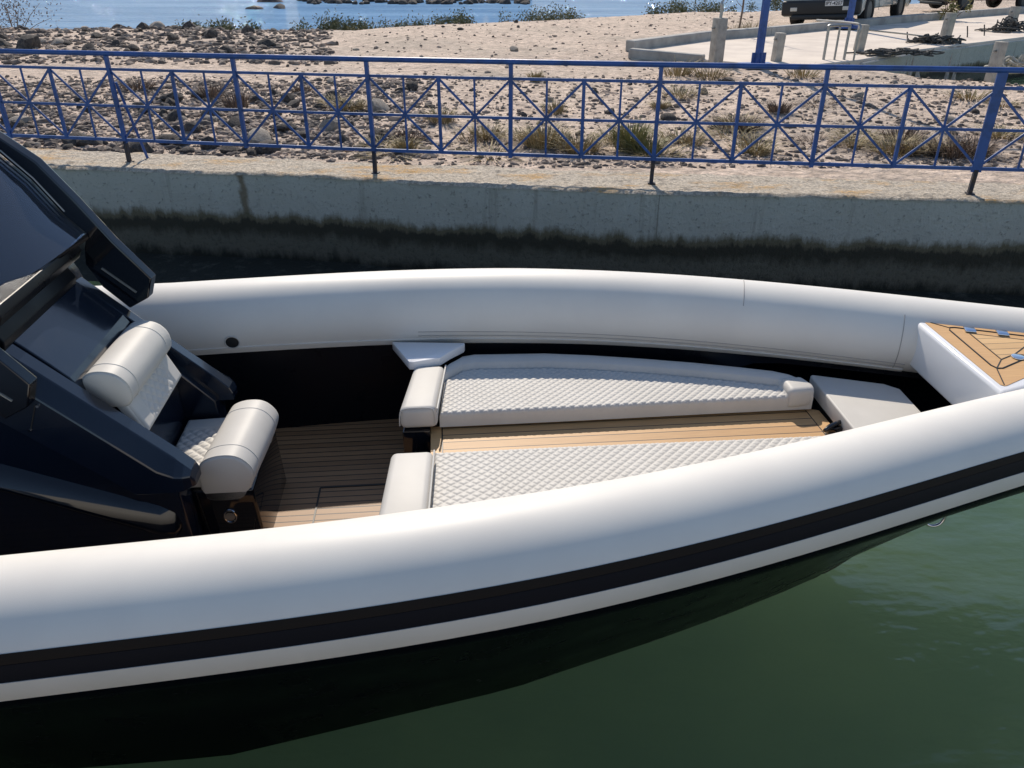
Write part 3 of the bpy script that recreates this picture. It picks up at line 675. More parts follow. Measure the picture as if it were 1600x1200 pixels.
# ------------------------------------------------------------------ FENCE
fence = thing('fence', (1.33, 7.62, QZ), 0, 'long blue painted iron fence with crossed bars standing along the quay edge', 'fence')
posts = []
for i in range(len(FEN) - 1):
    a, b = Vector(FEN[i]), Vector(FEN[i + 1]); posts += [(a, True), (a.lerp(b, .5), False)]
posts.append((Vector(FEN[-1]), True))
def P3(v, h): return Vector((v.x, v.y, QZ + h))
HT, H2, H3, H4 = 1.07, .925, .575, .238
def railobj(name, h, w, hh):
    pts = [P3(p, h) for p, _ in posts]; m = MB()
    for a, b in zip(pts[:-1], pts[1:]): m.bar(a, b, w, hh)
    return m.build(name, M['fence'], fence, 30)
tr = MB()
tr.tube([P3(p, HT) for p, _ in posts], .024, 12).build('top_rail', M['fence'], fence)
railobj('rail', H2, .014, .026); railobj('rail', H3, .012, .024); railobj('rail', H4, .016, .03)
for i, (p, gnd) in enumerate(posts):
    wd = .036
    broad = abs(p.x - 4.18) < .01
    lo_ = H4 - .03
    d = Vector((1, -.15, 0)).normalized()
    m = MB(); sway = .012 * noise.noise((i * 3.1, 0, 0))
    m.bar(P3(p, lo_), P3(p, HT - .02) + d * sway, .085 if broad else wd, .02 if broad else wd, (d.y, -d.x, 0) if False else (-d.y, d.x, 0))
    m.build('post', M['fence'], fence, 30)
    if gnd:
        s_ = MB(); s_.bar(P3(p, -.03) - d * .005, P3(p, lo_ + .02), .036, .036, (-d.y, d.x, 0)); s_.bar(P3(p, .0), P3(p, .02), .07, .06, (-d.y, d.x, 0))
        s_.build('post_foot', M['fence_rust'], fence, 30)
    if i < len(posts) - 1:
        q = posts[i + 1][0]
        for k in range(2):
            a, b = p.lerp(q, k / 2), p.lerp(q, (k + 1) / 2); c = a.lerp(b, .5); off = Vector((0, .006))
            x = MB()
            x.bar(P3(a, H4 + .01), P3(b, H2 - .01), .009, .021, (0, 0, 1)); x.bar(P3(a + off, H2 - .01), P3(b + off, H4 + .01), .009, .021, (0, 0, 1))
            x.build('cross_brace', M['fence'], fence, 30)
            MB().bar(P3(c + Vector((0, .012)), H4), P3(c + Vector((0, .012)), H2), .019, .010, (0, 1, 0)).build('upright', M['fence'], fence, 30)
            if k == 0: MB().bar(P3(b, H4), P3(b, H2), .030, .024, (0, 1, 0)).build('upright', M['fence'], fence, 30)
b0 = Vector((-4.01, 8.49)); MB().tube([P3(b0, .80) + Vector((.03, .02, 0)), at(231, 248, QZ)], .014, 8).build('strut', M['fence'], fence)

# ------------------------------------------------------------------ TERRAIN
SH = [(-60, 37), (-24, 36.0), (-18, 36.5), (-11, 37.2), (-6, 37.0), (-2, 39.5), (2, 42), (7, 45), (14, 48), (22, 54), (60, 70)]
PIER = [at(985, 90, QZ), at(1100, 96, QZ), at(1235, 108, QZ), at(1345, 96, QZ), at(1420, 82, QZ), at(1500, 72, QZ), at(1600, 60, QZ), at(1800, 36, QZ)]
BAS = [(6.45, 16.55), (7.1, 17.45), (9.1, 19.0), (12.9, 21.9), (19.5, 27.5), (60, 50), (60, 12), (14.0, 12.3), (8.3, 14.45), (7.3, 15.55)]
def inside(poly, x, y):
    c = False; n = len(poly)
    for i in range(n):
        a, b = poly[i], poly[i - 1]
        if (a[1] > y) != (b[1] > y) and x < (b[0] - a[0]) * (y - a[1]) / (b[1] - a[1]) + a[0]: c = not c
    return c
def gz(x, y):
    sh = lerp_pts(SH, x)
    z = .90 - 1.35 * sstep(sh - 15, sh + 3, y)
    m = sstep(9.2, 11, y)
    z += m * (.07 * noise.noise((x * .35, y * .35, 1)) + .035 * noise.noise((x * 1.3, y * 1.3, 3)) + .018 * noise.noise((x * 4, y * 4, 5)))
    if x < 0: z += .06 * sstep(-.26, -.42, x / max(y, 1)) * sstep(20, 26, y) * sstep(sh, sh - 4, y)      # stony bank on the left
    z += .0 * math.exp(-(((x - 12) / 7) ** 2 + ((y - 27) / 6) ** 2))                            # the rise the car stands on
    z += .10 * math.exp(-((y - 9.9) / .8) ** 2) * noise.noise((x * .8, 4, 4))
    return z
vs = []; fs = []; idx = {}
ys = [6.0 + .11 * i for i in range(78)]
while ys[-1] < 80: ys.append(ys[-1] + max(.11, (ys[-1] - 12) * .028))
us = [-1.15 + 2.3 * i / 300 for i in range(301)]
for j, y in enumerate(ys):
    for i, u in enumerate(us):
        x = u * (y * .92 + 1.2)
        z = gz(x, y)
        if y < lerp_pts(FEN, x) + .38: z = min(z, .86)
        if y < edge_y(x) + .15: z = -.8; y_ = edge_y(x) + .15
        if inside(BAS, x, y): z = -1.0
        vs.append(Vector((x, y, z)))
W = len(us)
for j in range(len(ys) - 1):
    for i in range(W - 1): fs.append((j * W + i, j * W + i + 1, (j + 1) * W + i + 1, (j + 1) * W + i))
tag(MB().add(vs, fs).build('ground', M['ground'], None, 180), kind='structure')
# water sheets
def sheet(name, m, x0, x1, y0, y1, z):
    return tag(MB().add([(x0, y0, z), (x1, y0, z), (x1, y1, z), (x0, y1, z)], [(0, 1, 2, 3)]).build(name, m, None, 0), kind='structure')
sheet('harbour_water', M['harbour'], -60, 100, -40, 30, 0)
sheet('sea_water', M['sea'], -900, 900, 30.0, 1600, .0)
sheet('sea_bed', M['ground'], -900, 900, -60, 1600, -3)

# ------------------------------------------------------------------ PIER on the right
pier = thing('concrete_pier', at(1235, 108, QZ - .0), 0, 'pale flat concrete pier with a low kerb at the upper right', 'pier')
far_k = [at(985, 82, QZ), at(1100, 66, QZ), at(1200, 58, QZ), at(1330, 45, QZ), at(1450, 34, QZ), at(1600, 22, QZ), at(1760, 12, QZ)]
poly = [(p.x, p.y) for p in PIER] + [(p.x, p.y) for p in reversed(far_k)]
MB().prism(poly, -1.2, QZ + .035).build('pier_slab', M['slab'], pier, 30, .015, 1)
kb = MB()
for a, b in zip(far_k[:-1], far_k[1:]): kb.bar(a + Vector((0, .12, .11)), b + Vector((0, .12, .11)), .26, .24)
a, b = PIER[0], PIER[1]; kb.bar(a + Vector((0, .12, .07)), b + Vector((0, .05, .02)), .22, .2)
kb.build('kerb', M['kerb'], pier, 30, .02, 1)
fw = MB()
for a, b in zip(PIER[3:-1], PIER[4:]): fw.bar(a + Vector((0, -.03, -.55)), b + Vector((0, -.03, -.55)), .10, 1.06)
fw.build('pier_face', M['wall'], pier, 30, .02, 1)
# posts on the pier
def wpost(px, py, h, wd, label, tilt=0, z=QZ + .03):
    p = at(px, py, z); t = thing('mooring_post', p, .35, label, 'post', 'pale posts on the pier')
    m = MB(); m.box((0, 0, h / 2), (wd, wd, h), Matrix.Rotation(tilt, 3, 'Y')); m.build('shaft', M['wood'], t, 30, .012, 2, world=False)
    MB().tube([(-wd * .8, 0, h * .78), (wd * .8, 0, h * .78)], .018, 8).build('pin', M['wire'], t, world=False)
    return p
POSTS = [(1118, 98, .80, .21, 'thick pale square post with a rusty iron stub on its top', 0), (1213, 96, .52, .16, 'small pale post right of the blue lamp column foot, single bolt hole', .03), (1342, 79, .52, .17, 'leaning pale post beside the tubular ladder rail', .05), (1476, 64, .62, .19, 'pale post with dark netting around its foot', .04), (1577, 48, .60, .19, 'weathered pale post wrapped in old rope near the right edge', .06), (1548, 128, .62, .15, 'pale square post at the basin edge behind the broad blue fence post', .04)]
pp = [wpost(*q) for q in POSTS]
st = MB().tube(smooth_curve([(0, 0, .8), (.01, 0, .95), (.0, .01, 1.05), (.04, 0, 1.14)], 4), [.03] * 5 + [.035] * 4 + [.02] * 4, 8)
top = bpy.data.objects['mooring_post']; st.build('iron_stub', M['wire'], top, world=False)
# ladder rail
lr = thing('ladder_rail', at(1306, 96, QZ), 0, 'bent galvanised ladder rail standing on the pier edge', 'railing')
def hoop(p0, p1, h, r): 
    a, b = at(p0[0], p0[1], QZ), at(p1[0], p1[1], QZ); u = Vector((0, 0, h))
    return smooth_curve([a, a + u * .5, a + u * .93, a.lerp(b, .08) + u, b.lerp(a, .08) + u, b + u * .93, b + u * .5, b], 4)
MB().tube(hoop((1286, 96), (1318, 96), .66, .02), .028, 8).build('hoop', M['wire'], lr)
MB().tube([at(1303, 96, QZ), at(1303, 96, QZ) + Vector((0, 0, .64))], .022, 8).build('upright', M['wire'], lr)
lp_ = at(1333, 97, QZ); MB().tube(smooth_curve([lp_, lp_ + Vector((0, 0, .45)), lp_ + Vector((.02, .02, .66)), lp_ + Vector((-.1, .25, .70)), lp_ + Vector((-.55, .9, .70))], 4), .02, 8).build('hoop', M['wire'], lr)
# line and net piles
def tagline(name, pts, r, m, label, cat, group=None):
    c = Vector(pts[0])
    return tag(MB().tube(smooth_curve(pts, 6), r, 6).build(name, m, None, loc=c), label, cat, group)
tagline('mooring_line', [pp[2] + Vector((0, 0, .42)), pp[2].lerp(pp[3], .5) + Vector((0, 0, .24)), pp[3] + Vector((-.3, 0, .08))], .018, M['rope'], 'taut pale line from the leaning pier post to a net pile', 'rope')
tagline('mooring_line', [at(1530, 47, QZ + .05), at(1560, 50, QZ + .05), pp[4] + Vector((0, -.1, .05))], .016, M['rope'], 'short slack line lying on the pier by the rope wrapped post', 'rope')
def pile(name, px, py, sx, sy, h, m, n, label, r=.016, seed=1, cat='net'):
    rr = random.Random(seed); c = at(px, py, QZ + .04); mb = MB()
    for k in range(n):
        a0 = rr.uniform(0, 6.28); pts = []
        ox, oy = rr.gauss(0, sx * .45), rr.gauss(0, sy * .45)
        for t in range(7):
            a = a0 + t * rr.uniform(.5, 1.1); q = rr.uniform(.1, .35)
            f = math.exp(-(ox / sx) ** 2 - (oy / sy) ** 2)
            pts.append(c + Vector((ox + cos(a) * q, oy + sin(a) * q * .7, rr.uniform(.0, h) * f)))
        mb.tube(smooth_curve(pts, 3), r, 5)
    return tag(mb.build(name, m, None, loc=c), label, cat)
pile('net_pile', 1400, 85, .75, .3, .12, M['rope_dark'], 30, 'low heap of dark fishing net along the pier edge', seed=2)
pile('net_pile', 1462, 67, .5, .35, .22, M['rope_dark'], 30, 'taller tangle of dark net around the foot of a pier post', seed=3)
pile('net_pile', 1578, 49, .4, .3, .35, M['rope_dark'], 24, 'dark net bundle by the rope wrapped post', seed=4)
pile('rope_coil', 1598, 112, .35, .4, .35, M['rope'], 34, 'pale coil of thick rope hanging at the basin edge on the far right', r=.025, seed=5, cat='rope')
# hanging fender tyres and boat fenders on the pier face
def tyre(px, py, z, label, r=.30, ry=.0):
    p = at(px, py, z); t = thing('fender_tyre', p, .62, label, 'tyre', 'old tyres hung on the pier face')
    MB().tube([(r * cos(a), -.06, r * sin(a)) for a in [2 * pi * k / 24 for k in range(24)]], .10, 10, closed=True).build('tread', M['tyre'], t, world=False)
    MB().tube(smooth_curve([(0, -.04, r), (.02, -.02, r + .25), (.03, .05, r + .5)], 4), .015, 6).build('rope', M['rope_dark'], t, world=False)
tyre(1408, 103, .40, 'leftmost tyre hung on the pier face beside the net heap', .26)
tyre(1500, 96, .40, 'black tyre hung on the pier face left of the pale square post', .32)
tyre(1526, 94, .38, 'black tyre hung on the pier face nearest the broad fence post', .34)
# blue lamp columns
def lampcol(px, py, z, h, label, w0=.15):
    p = at(px, py, z); p.z = max(z, gz(p.x, p.y) + .02); t = thing('lamp_column', p, .1, label, 'lamp post', 'blue lamp columns')
    MB().tube([(0, 0, .05), (0, 0, h)], [w0 / 2 * 1.1, w0 / 2 * .8], 8).build('column', M['fence'], t, 30, world=False)
    b = MB().box((0, 0, .035), (.62, .5, .06)).build('base_plate', M['fence'], t, 30, .01, 1, world=False)
    mb = MB()
    for a in range(4): mb.box((.09 * cos(a * pi / 2), .09 * sin(a * pi / 2), .16), (.09 if a % 2 == 0 else .02, .02 if a % 2 == 0 else .09, .2))
    mb.build('gusset', M['fence'], b, world=False)
    MB().tube(smooth_curve([(0, 0, h), (0, 0, h + .3), (.2, 0, h + .5), (.9, 0, h + .55)], 5), .04, 8).build('arm', M['fence'], t, world=False)
    MB().box((1.1, 0, h + .53), (.5, .2, .1)).build('lamp_head', M['wire'], t, 30, .03, 2, world=False)
lampcol(1183, 108, .93, 5.2, 'thick blue lamp column on a square base plate just behind the fence')
lampcol(1325, 44, 1.0, 5.0, 'slim blue lamp column standing in front of the pale car', .17)

# ------------------------------------------------------------------ CARS
def car(loc, rz, paint, label, plate, name='parked_car', sc=1.0):
    t = thing(name, loc, rz, label, 'car')
    Lh, wb, r, hw = 1.92, 1.22, .31, .83
    def arch(cx, n=10): return [(cx + .38 * cos(a), .34 + .38 * sin(a)) for a in [pi * k / n for k in range(n, -1, -1)]]
    pts = [(-Lh, .34), (-Lh + .02, .24)]
    pts += [q for q in arch(-wb) if q[1] > .2] + [q for q in arch(wb) if q[1] > .2] + [(Lh - .02, .24), (Lh, .34), (Lh + .01, .62), (Lh - .06, .74), (Lh - .45, .86), (Lh - .95, .93), (-Lh + .1, .95), (-Lh - .02, .80)]
    m = MB(); n = len(pts); rings = []
    for l, k in ((-hw + .10, .985), (-hw + .02, 1), (-hw, 1), (hw, 1), (hw - .02, 1), (hw - .10, .985)): pass
    m.side([(x, z) for x, z in pts], -hw, hw)
    body = m.build('body', paint, t, 30, .035, 3, world=False)
    g = MB(); lowr = [(Lh - .95, .92), (-Lh + .12, .94)]; 
    base_ = [(Lh - .92, -hw + .06, .92), (Lh - .92, hw - .06, .92), (-Lh + .10, hw - .06, .94), (-Lh + .10, -hw + .06, .94)]
    topq = [(.35, -hw + .2, 1.40), (.35, hw - .2, 1.40), (-Lh + .38, hw - .2, 1.40), (-Lh + .38, -hw + .2, 1.40)]
    g.add(base_ + topq, [(0, 1, 2, 3), (7, 6, 5, 4), (0, 4, 5, 1), (1, 5, 6, 2), (2, 6, 7, 3), (3, 7, 4, 0)]).build('windows', M['car_glass'], t, 30, .03, 2, world=False)
    MB().prism([(.36, -hw + .18), (.36, hw - .18), (-Lh + .36, hw - .18), (-Lh + .36, -hw + .18)], 1.385, 1.43).build('roof', paint, t, 30, .03, 3, world=False)
    bp = MB().box((Lh + .0, 0, .42), (.16, 2 * hw + .03, .30)).build('front_bumper', M['car_black'], t, 30, .05, 3, world=False)
    bp2 = MB().box((-Lh, 0, .44), (.14, 2 * hw + .03, .26)).build('rear_bumper', M['car_black'], t, 30, .05, 3, world=False)
    MB().box((Lh - .02, 0, .24), (.3, 1.2, .10)).build('air_dam', M['car_black'], t, 30, .03, 2, world=False)
    for sg in (1, -1):
        MB().box((Lh - .01, sg * .58, .66), (.08, .34, .14)).build('headlight', M['lamp'], t, 30, .02, 2, world=False)
        MB().box((Lh + .082, sg * .56, .40), (.02, .15, .075)).build('fog_lamp', M['lamp'], bp, 30, .006, 1, world=False)
        MB().box((-.12, sg * (hw + .004), .52), (1.62, .02, .035)).build('side_moulding', M['car_black'], t, 30, .006, 1, world=False)
        d = MB(); d.bar((.62, sg * (hw + .001), .30), (.62, sg * (hw + .001), .90), .010, .006, (0, 1, 0)); d.bar((-.45, sg * (hw + .001), .30), (-.45, sg * (hw + .001), .90), .010, .006, (0, 1, 0)); d.build('door_joint', M['car_black'], t, world=False)
    if plate:
        pl = MB().box((Lh + .088, .30, .50), (.014, .37, .10)).build('number_plate', M['plate'], t, 30, .004, 1, world=False)
        cu = bpy.data.curves.new('letters', 'FONT'); cu.body = plate; cu.size = .095; cu.align_x = 'CENTER'; cu.align_y = 'CENTER'; cu.extrude = .001; cu.offset = .002
        to = bpy.data.objects.new('letters', cu); dg = bpy.context.evaluated_depsgraph_get()
        col.objects.link(to); bpy.context.view_layer.update()
        me = bpy.data.meshes.new_from_object(to.evaluated_get(bpy.context.evaluated_depsgraph_get())); bpy.data.objects.remove(to)
        me.materials.clear(); me.materials.append(M['ink'])
        lo2 = bpy.data.objects.new('letters', me); col.objects.link(lo2); lo2.parent = pl
        lo2.location = (Lh + .0965, .30, .50); lo2.rotation_euler = (R(90), 0, R(90))
    for sx in (wb, -wb):
        for sg in (1, -1):
            c = Vector((sx, sg * (hw - .09), r))
            prof = [(-.09, .20), (-.095, .27), (-.07, r), (.07, r), (.095, .27), (.09, .20)]
            rings = [[c + Vector((q * cos(a), y, q * sin(a))) for y, q in prof] for a in [2 * pi * k / 28 for k in range(29)]]
            wh = MB().loft(rings, closed=True, caps=False).build('wheel', M['tyre'], t, 35, world=False)
            MB().tube([c + Vector((0, sg * .03, 0)), c + Vector((0, sg * .075, 0)), c + Vector((0, sg * .085, 0))], [.205, .19, .06], 20).build('rim', M['car_rim'], wh, world=False)
    t.scale = (sc, sc, sc)
    return t
CS, CRZ = 1.34, R(232); PF = at(1350, 40, .95); cf_ = Vector((cos(CRZ), sin(CRZ), 0)); cy_ = Vector((-sin(CRZ), cos(CRZ), 0))
cl_ = PF - cf_ * 1.22 * CS - cy_ * .74 * CS
car((cl_.x, cl_.y, .87), CRZ, M['car_paint'], 'pale blue grey hatchback with a black bumper parked behind the kerb', 'IPY-4207', sc=CS).rotation_euler.x = R(3.5)
CR = at(1590, 13, 1.05)
car((CR.x - 1.1, CR.y + .6, .98), R(192), M['car_red'], 'dark red car parked behind the pale hatchback, only its wheels and sill in view', None, sc=1.0)

# ------------------------------------------------------------------ ROCKS
def rockmesh(seed, m, sub=2):
    rr = random.Random(seed); bm = bmesh.new(); bmesh.ops.create_icosphere(bm, subdivisions=sub, radius=1)
    o = Vector((rr.uniform(-9, 9), rr.uniform(-9, 9), rr.uniform(-9, 9))); st = Vector((rr.uniform(.8, 1.3), rr.uniform(.6, 1.0), rr.uniform(.45, .75)))
    pl = [(Vector((rr.gauss(0, 1), rr.gauss(0, 1), rr.gauss(0, 1))).normalized(), rr.uniform(.55, .85)) for _ in range(7)]
    for v in bm.verts:
        p = v.co.copy()
        for n_, d in pl:
            k = p.dot(n_) - d
            if k > 0: p -= n_ * k * .9
        p *= 1 + .16 * noise.noise(p * 2.5 + o)
        v.co = Vector((p.x * st.x, p.y * st.y, p.z * st.z))
    me = bpy.data.meshes.new('rock'); bm.to_mesh(me); bm.free(); me.materials.append(m)
    for q in me.polygons: q.use_smooth = True
    me.set_sharp_from_angle(angle=R(28))
    return me
RM = [rockmesh(k, M['rock']) for k in range(9)] + [rockmesh(40 + k, M['rock_pale']) for k in range(4)]
rr = random.Random(11); spots = []
def okspot(x, y): return not inside(BAS, x, y) and not inside(poly, x, y) and y > lerp_pts(FEN, x) + .55 and gz(x, y) > -.05
def scat(n, fx, fy, smin, smax, pale=.2, g='rocks'):
    k = 0; tries = 0
    while k < n and tries < 20000:
        tries += 1
        y = fy(rr); x = fx(rr, y)
        if not okspot(x, y): continue
        s = smin + (smax - smin) * rr.random() ** 2.4
        spots.append((x, y, s, rr.random() < pale, g)); k += 1
U = rr.uniform
scat(125, lambda r, y: r.uniform(-.62, -.12) * (y * .9 + .9), lambda r: 8.9 + 4.6 * r.random() ** 1.2, .05, .20, .15, 'a')
scat(40, lambda r, y: r.uniform(-.2, .62) * (y * .9 + .9), lambda r: 8.6 + 6 * r.random(), .04, .12, .2, 'a')
scat(105, lambda r, y: r.uniform(-.66, -.28) * (y * .9 + .9), lambda r: 19 + 16.5 * r.random() ** .9, .10, .30, .15, 'b')
scat(24, lambda r, y: r.uniform(-.64, -.12) * (y * .9 + .9), lambda r: 36 + .9 * r.random(), .14, .30, .0, 'b')
scat(30, lambda r, y: r.uniform(-.3, .05) * (y * .9 + .9), lambda r: 14 + 20 * r.random(), .05, .13, .2, 'b')
for x, y, s, pale, g in spots:
    o = bpy.data.objects.new('rock', RM[9 + rr.randrange(4)] if pale else RM[rr.randrange(9)])
    o.location = (x, y, gz(x, y) + s * .18); o.scale = (s, s, s * rr.uniform(.8, 1.25)); o.rotation_euler = (rr.uniform(-.3, .3), rr.uniform(-.3, .3), rr.uniform(0, 6.28)); col.objects.link(o)
    if g == 'a': tag(o, ('pale' if pale else 'dark') + ' broken rock lying on the rubble just behind the blue fence', 'rock', 'dark and pale rocks behind the fence')
    else: tag(o, ('pale' if pale else 'dark') + ' stone of the bank between the fence and the sea', 'rock', 'stones of the shore bank')
# rocks out in the sea
for px, py, s, lb in ((397, 14, .55, 'flat dark rock awash in the sea, left of the pointed rock'), (437, 13, .48, 'pointed pale topped rock standing in the sea'), (424, 3, .7, 'dark block of rock in the sea behind the pointed rock')):
    p = at(px, py, 0); o = bpy.data.objects.new('sea_rock', RM[rr.randrange(9)]); o.location = p + Vector((0, 0, .02)); o.scale = (s * 1.2, s, s * (.5 if px == 397 else 1)); o.rotation_euler.z = rr.uniform(0, 6); col.objects.link(o); tag(o, lb, 'rock')
bk = MB(); 
for k in range(230):
    p = at(rr.uniform(470, 830), rr.uniform(-6, 7) if True else 0, 0); 
    if p.x > 0 and p.y < 52: continue
    s = rr.uniform(.15, .42); c = p + Vector((0, 0, .05)); vsx = []
    me = RM[rr.randrange(9)]; rz = Matrix.Rotation(rr.uniform(0, 6), 3, 'Z')
    bk.add([rz @ (v.co * s) + c for v in me.vertices], [tuple(q.vertices) for q in me.polygons])
tag(bk.build('breakwater', M['rock'], None, 28), 'low dark line of piled stones far out in the sea', 'breakwater', kind='stuff')
# pebbles and rubble nobody could count
pb = MB(); ico = rockmesh(77, M['pebble'], 1); iv = [v.co.copy() for v in ico.vertices]; ifc = [tuple(q.vertices) for q in ico.polygons]
def pebbles(n, fx, fy, smin, smax):
    k = 0
    while k < n:
        y = fy(rr); x = fx(rr, y); k += 1
        if not okspot(x, y): continue
        s = smin + (smax - smin) * rr.random() ** 3; rz = Matrix.Rotation(rr.uniform(0, 6.3), 3, 'Z') @ Matrix.Rotation(rr.uniform(-.6, .6), 3, 'X') @ Matrix.Diagonal((rr.uniform(.7, 1.4), 1, rr.uniform(.6, 1.3)))
        c = Vector((x, y, gz(x, y) + s * .1)); pb.add([rz @ (v * s) + c for v in iv], ifc)
pebbles(11000, lambda r, y: r.uniform(-.68, .68) * (y * .9 + .9), lambda r: 8.4 + 7 * r.random() ** 1.3, .010, .055)
pebbles(6500, lambda r, y: r.uniform(-.68, -.1) * (y * .9 + .9), lambda r: 8.8 + 6 * r.random(), .015, .08)
pebbles(6500, lambda r, y: r.uniform(-.70, -.22) * (y * .9 + .9), lambda r: 17 + 19 * r.random(), .03, .13)
pebbles(1300, lambda r, y: r.uniform(-.35, .3) * (y * .9 + .9), lambda r: 14 + 24 * r.random(), .02, .06)
tag(pb.build('rubble', M['pebble'], None, 0), 'small stones and rubble strewn over the sandy ground', 'rubble', kind='stuff')

# ------------------------------------------------------------------ PLANTS
def tuft(name, x, y, h, rad_, n, m, label, group, wid=.008, lean=.5, seed=0, cat='grass'):
    r = random.Random(seed); mb = MB(); c = Vector((x, y, gz(x, y) - .01))
    for k in range(n):
        a = r.uniform(0, 6.28); q = rad_ * sqrt(r.random()) * .5; b = Vector((q * cos(a), q * sin(a), 0)); hh = h * r.uniform(.45, 1)
        d = Vector((cos(a), sin(a), 0)) * lean * r.uniform(.2, 1) * rad_; s = Vector((-sin(a + r.uniform(-1, 1)), cos(a), 0)) * wid
        p0, p1, p2 = b, b + d * .4 + Vector((0, 0, hh * .6)), b + d * 1.1 + Vector((0, 0, hh * r.uniform(.75, 1)))
        mb.add([c + p0 - s, c + p0 + s, c + p1 + s * .8, c + p1 - s * .8, c + p2], [(0, 1, 2, 3), (3, 2, 4)])
    return tag(mb.build(name, m, None, 0, loc=c), label, cat, group)
def bush(name, x, y, h, rad_, n, label, group, seed=0, m='shrub', leaf=.05):
    r = random.Random(seed); c = Vector((x, y, gz(x, y)))
    t = thing(name, c, 0, label, 'shrub', group); mb = MB(); st = MB()
    cl = [(Vector((r.gauss(0, rad_ * .5), r.gauss(0, rad_ * .4), h * r.uniform(.25, .9))), rad_ * r.uniform(.2, .42)) for _ in range(11)]
    for q, rr_ in cl:
        st.tube([Vector((q.x * .2, q.y * .2, 0)), q * .6, q], [.014, .010, .005], 5)
        for k in range(n // 11):
            p = q + Vector((r.gauss(0, 1), r.gauss(0, 1), r.gauss(0, 1))) * rr_ * .55
            if p.z < .02: p.z = .02
            u = Vector((r.gauss(0, 1), r.gauss(0, 1), r.gauss(0, 1))).normalized() * leaf; v = u.cross(Vector((r.gauss(0, 1), r.gauss(0, 1), r.gauss(0, 1)))).normalized() * leaf * .4
            mb.add([p - u, p + v, p + u, p - v], [(0, 1, 2, 3)])
    mb.build('foliage', M[m], t, 0, world=False); st.build('stem', M['twig'], t, world=False)
r2 = random.Random(5)
def on(px, py): p = at(px, py, .92); return p.x, p.y
TU = [(985, 232, .44, .30, 380, 'green', 'tall yellow green grass tuft behind the fence left of a post', 1), (1012, 238, .26, .28, 220, 'green', 'low green grass tuft at the foot of the tall tuft', 2),
      (850, 228, .30, .40, 300, 'straw', None, 3), (905, 236, .24, .4, 260, 'straw', None, 4), (760, 210, .22, .35, 200, 'straw', None, 5), (690, 190, .22, .3, 180, 'straw', None, 6), (545, 170, .22, .4, 200, 'straw', None, 7),
      (520, 160, .2, .3, 140, 'straw', None, 8), (1400, 235, .22, .45, 260, 'straw', None, 9), (1440, 232, .2, .4, 200, 'straw', None, 10), (1490, 240, .26, .45, 260, 'twig', None, 11), (1520, 238, .24, .4, 220, 'twig', None, 12), (1330, 225, .16, .3, 130, 'straw', None, 13),
      (1060, 118, .38, .45, 160, 'straw', None, 14), (1110, 122, .3, .5, 140, 'straw', None, 15), (1175, 55, .5, .7, 180, 'straw', None, 16), (1145, 56, .45, .6, 160, 'straw', None, 17), (330, 150, .3, .3, 150, 'twig', None, 18), (370, 165, .35, .3, 150, 'twig', None, 19), (215, 140, .25, .4, 160, 'twig', None, 20), (1170, 200, .2, .3, 120, 'twig', None, 21), (1080, 225, .16, .22, 100, 'straw', None, 22), (640, 215, .18, .3, 130, 'twig', None, 23), (1255, 120, .25, .5, 130, 'straw', None, 24), (1290, 40, .2, .5, 120, 'green', 'thin green weeds at the kerb below the pale car', 25)]
for k in range(30):
    px = r2.uniform(430, 1590); py = r2.choice([r2.uniform(205, 242), r2.uniform(150, 240), r2.uniform(105, 200)])
    TU.append((px, py, r2.uniform(.08, .24), r2.uniform(.2, .55), r2.randrange(60, 190), r2.choice(['straw', 'straw', 'twig']), None, 200 + k))
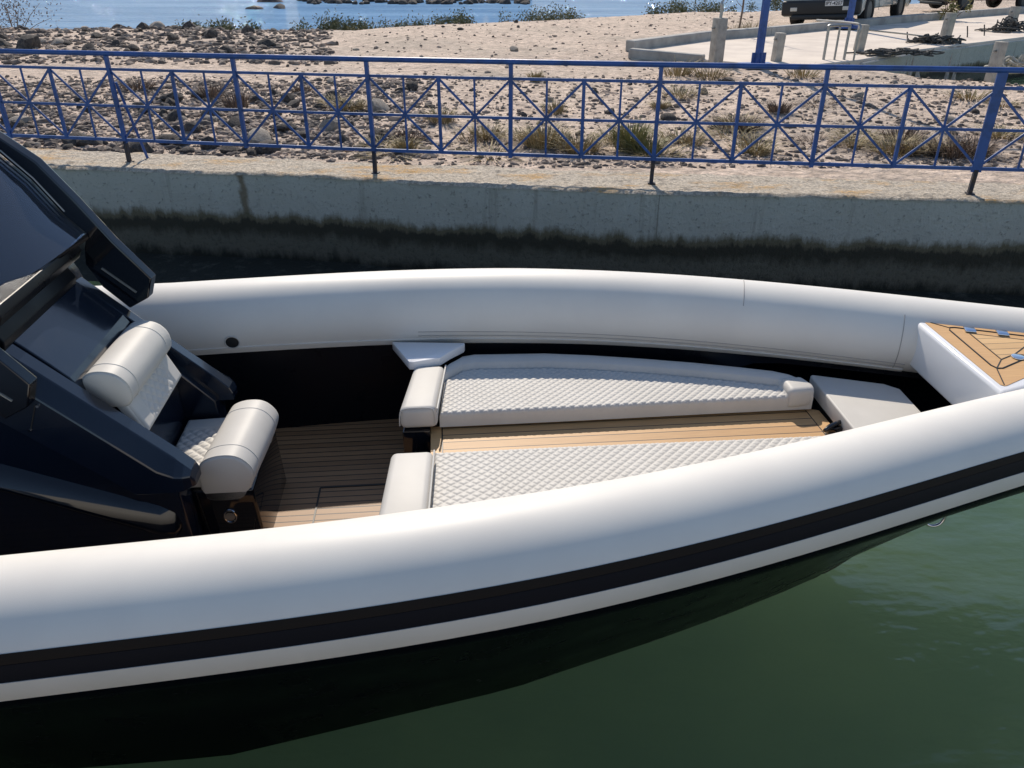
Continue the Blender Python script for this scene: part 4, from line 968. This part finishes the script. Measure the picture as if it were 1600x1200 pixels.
for px, py, h, ra, n, mm, lb, sd_ in TU:
    x, y = on(px, py)
    if inside(BAS, x, y) or inside(poly, x, y): continue
    tuft('grass_tuft', x, y, h, ra, n, M[mm], lb or ('dry straw coloured grass tuft growing in the rubble' if mm == 'straw' else 'dead brown twiggy tuft growing in the rubble'), None if lb else ('dry grass tufts in the rubble' if mm == 'straw' else 'dead brown tufts in the rubble'), .006, .9, sd_)
BU = [(340, 41, .75, .7, 'shrub'), (300, 44, .35, .8, 'shrub'), (375, 44, .35, .8, 'shrub'), (500, 42, .45, 1.1, 'shrub'), (535, 40, .8, .9, 'shrub'), (575, 43, .4, .9, 'shrub'), (640, 40, .4, 1.0, 'shrub'), (720, 37, .6, 1.0, 'shrub'), (690, 38, .4, .9, 'shrub'), (845, 33, .5, 1.2, 'shrub'), (880, 31, .35, 1.2, 'shrub'), (1045, 24, .6, 1.3, 'shrub'), (1075, 22, 1.0, 1.2, 'shrub'), (1110, 20, .7, 1.1, 'shrub'), (1215, 13, 1.3, 1.1, 'shrub')]
for i, (px, py, h, ra, mm) in enumerate(BU):
    p = at(px, py, .35); sh = lerp_pts(SH, p.x); y = min(p.y, sh - 1.0)
    bush('shrub', p.x * y / p.y, y, h * .6, ra * .95, 1300, 'dusty green shrub growing along the water edge beyond the sand', 'shrubs along the shoreline', 100 + i, mm, .055)
p = at(20, 40, .5); bush('bare_bush', p.x, p.y, 1.2, 1.3, 500, 'pale bare twiggy bush by the sea at the left edge', None, 70, 'twig', .05)
p = at(1482, 30, 1.0); bush('shrub', p.x, p.y, 1.0, .35, 500, 'upright yellow green sapling growing behind the kerb by the car wheel', None, 71, 'green', .06)
x, y = on(1152, 58); c = Vector((x, y, gz(x, y)))
sap = thing('sapling', c, 0, 'thin bare sapling standing left of the thick blue lamp column', 'tree')
MB().tube(smooth_curve([(0, 0, 0), (.05, 0, .8), (.02, .03, 1.5), (.10, 0, 2.3), (.12, 0, 3.0)], 5), [.03 - .001 * k for k in range(21)], 6).build('trunk', M['twig'], sap, world=False)
tw = MB()
for k in range(22):
    z = r2.uniform(.7, 2.9); a = r2.uniform(0, 6.28); b = Vector((.05, 0, z)); tw.tube([b, b + Vector((cos(a) * .15, sin(a) * .15, .12)), b + Vector((cos(a) * .3, sin(a) * .3, .3))], [.008, .006, .003], 5)
tw.build('branches', M['twig'], sap, world=False)
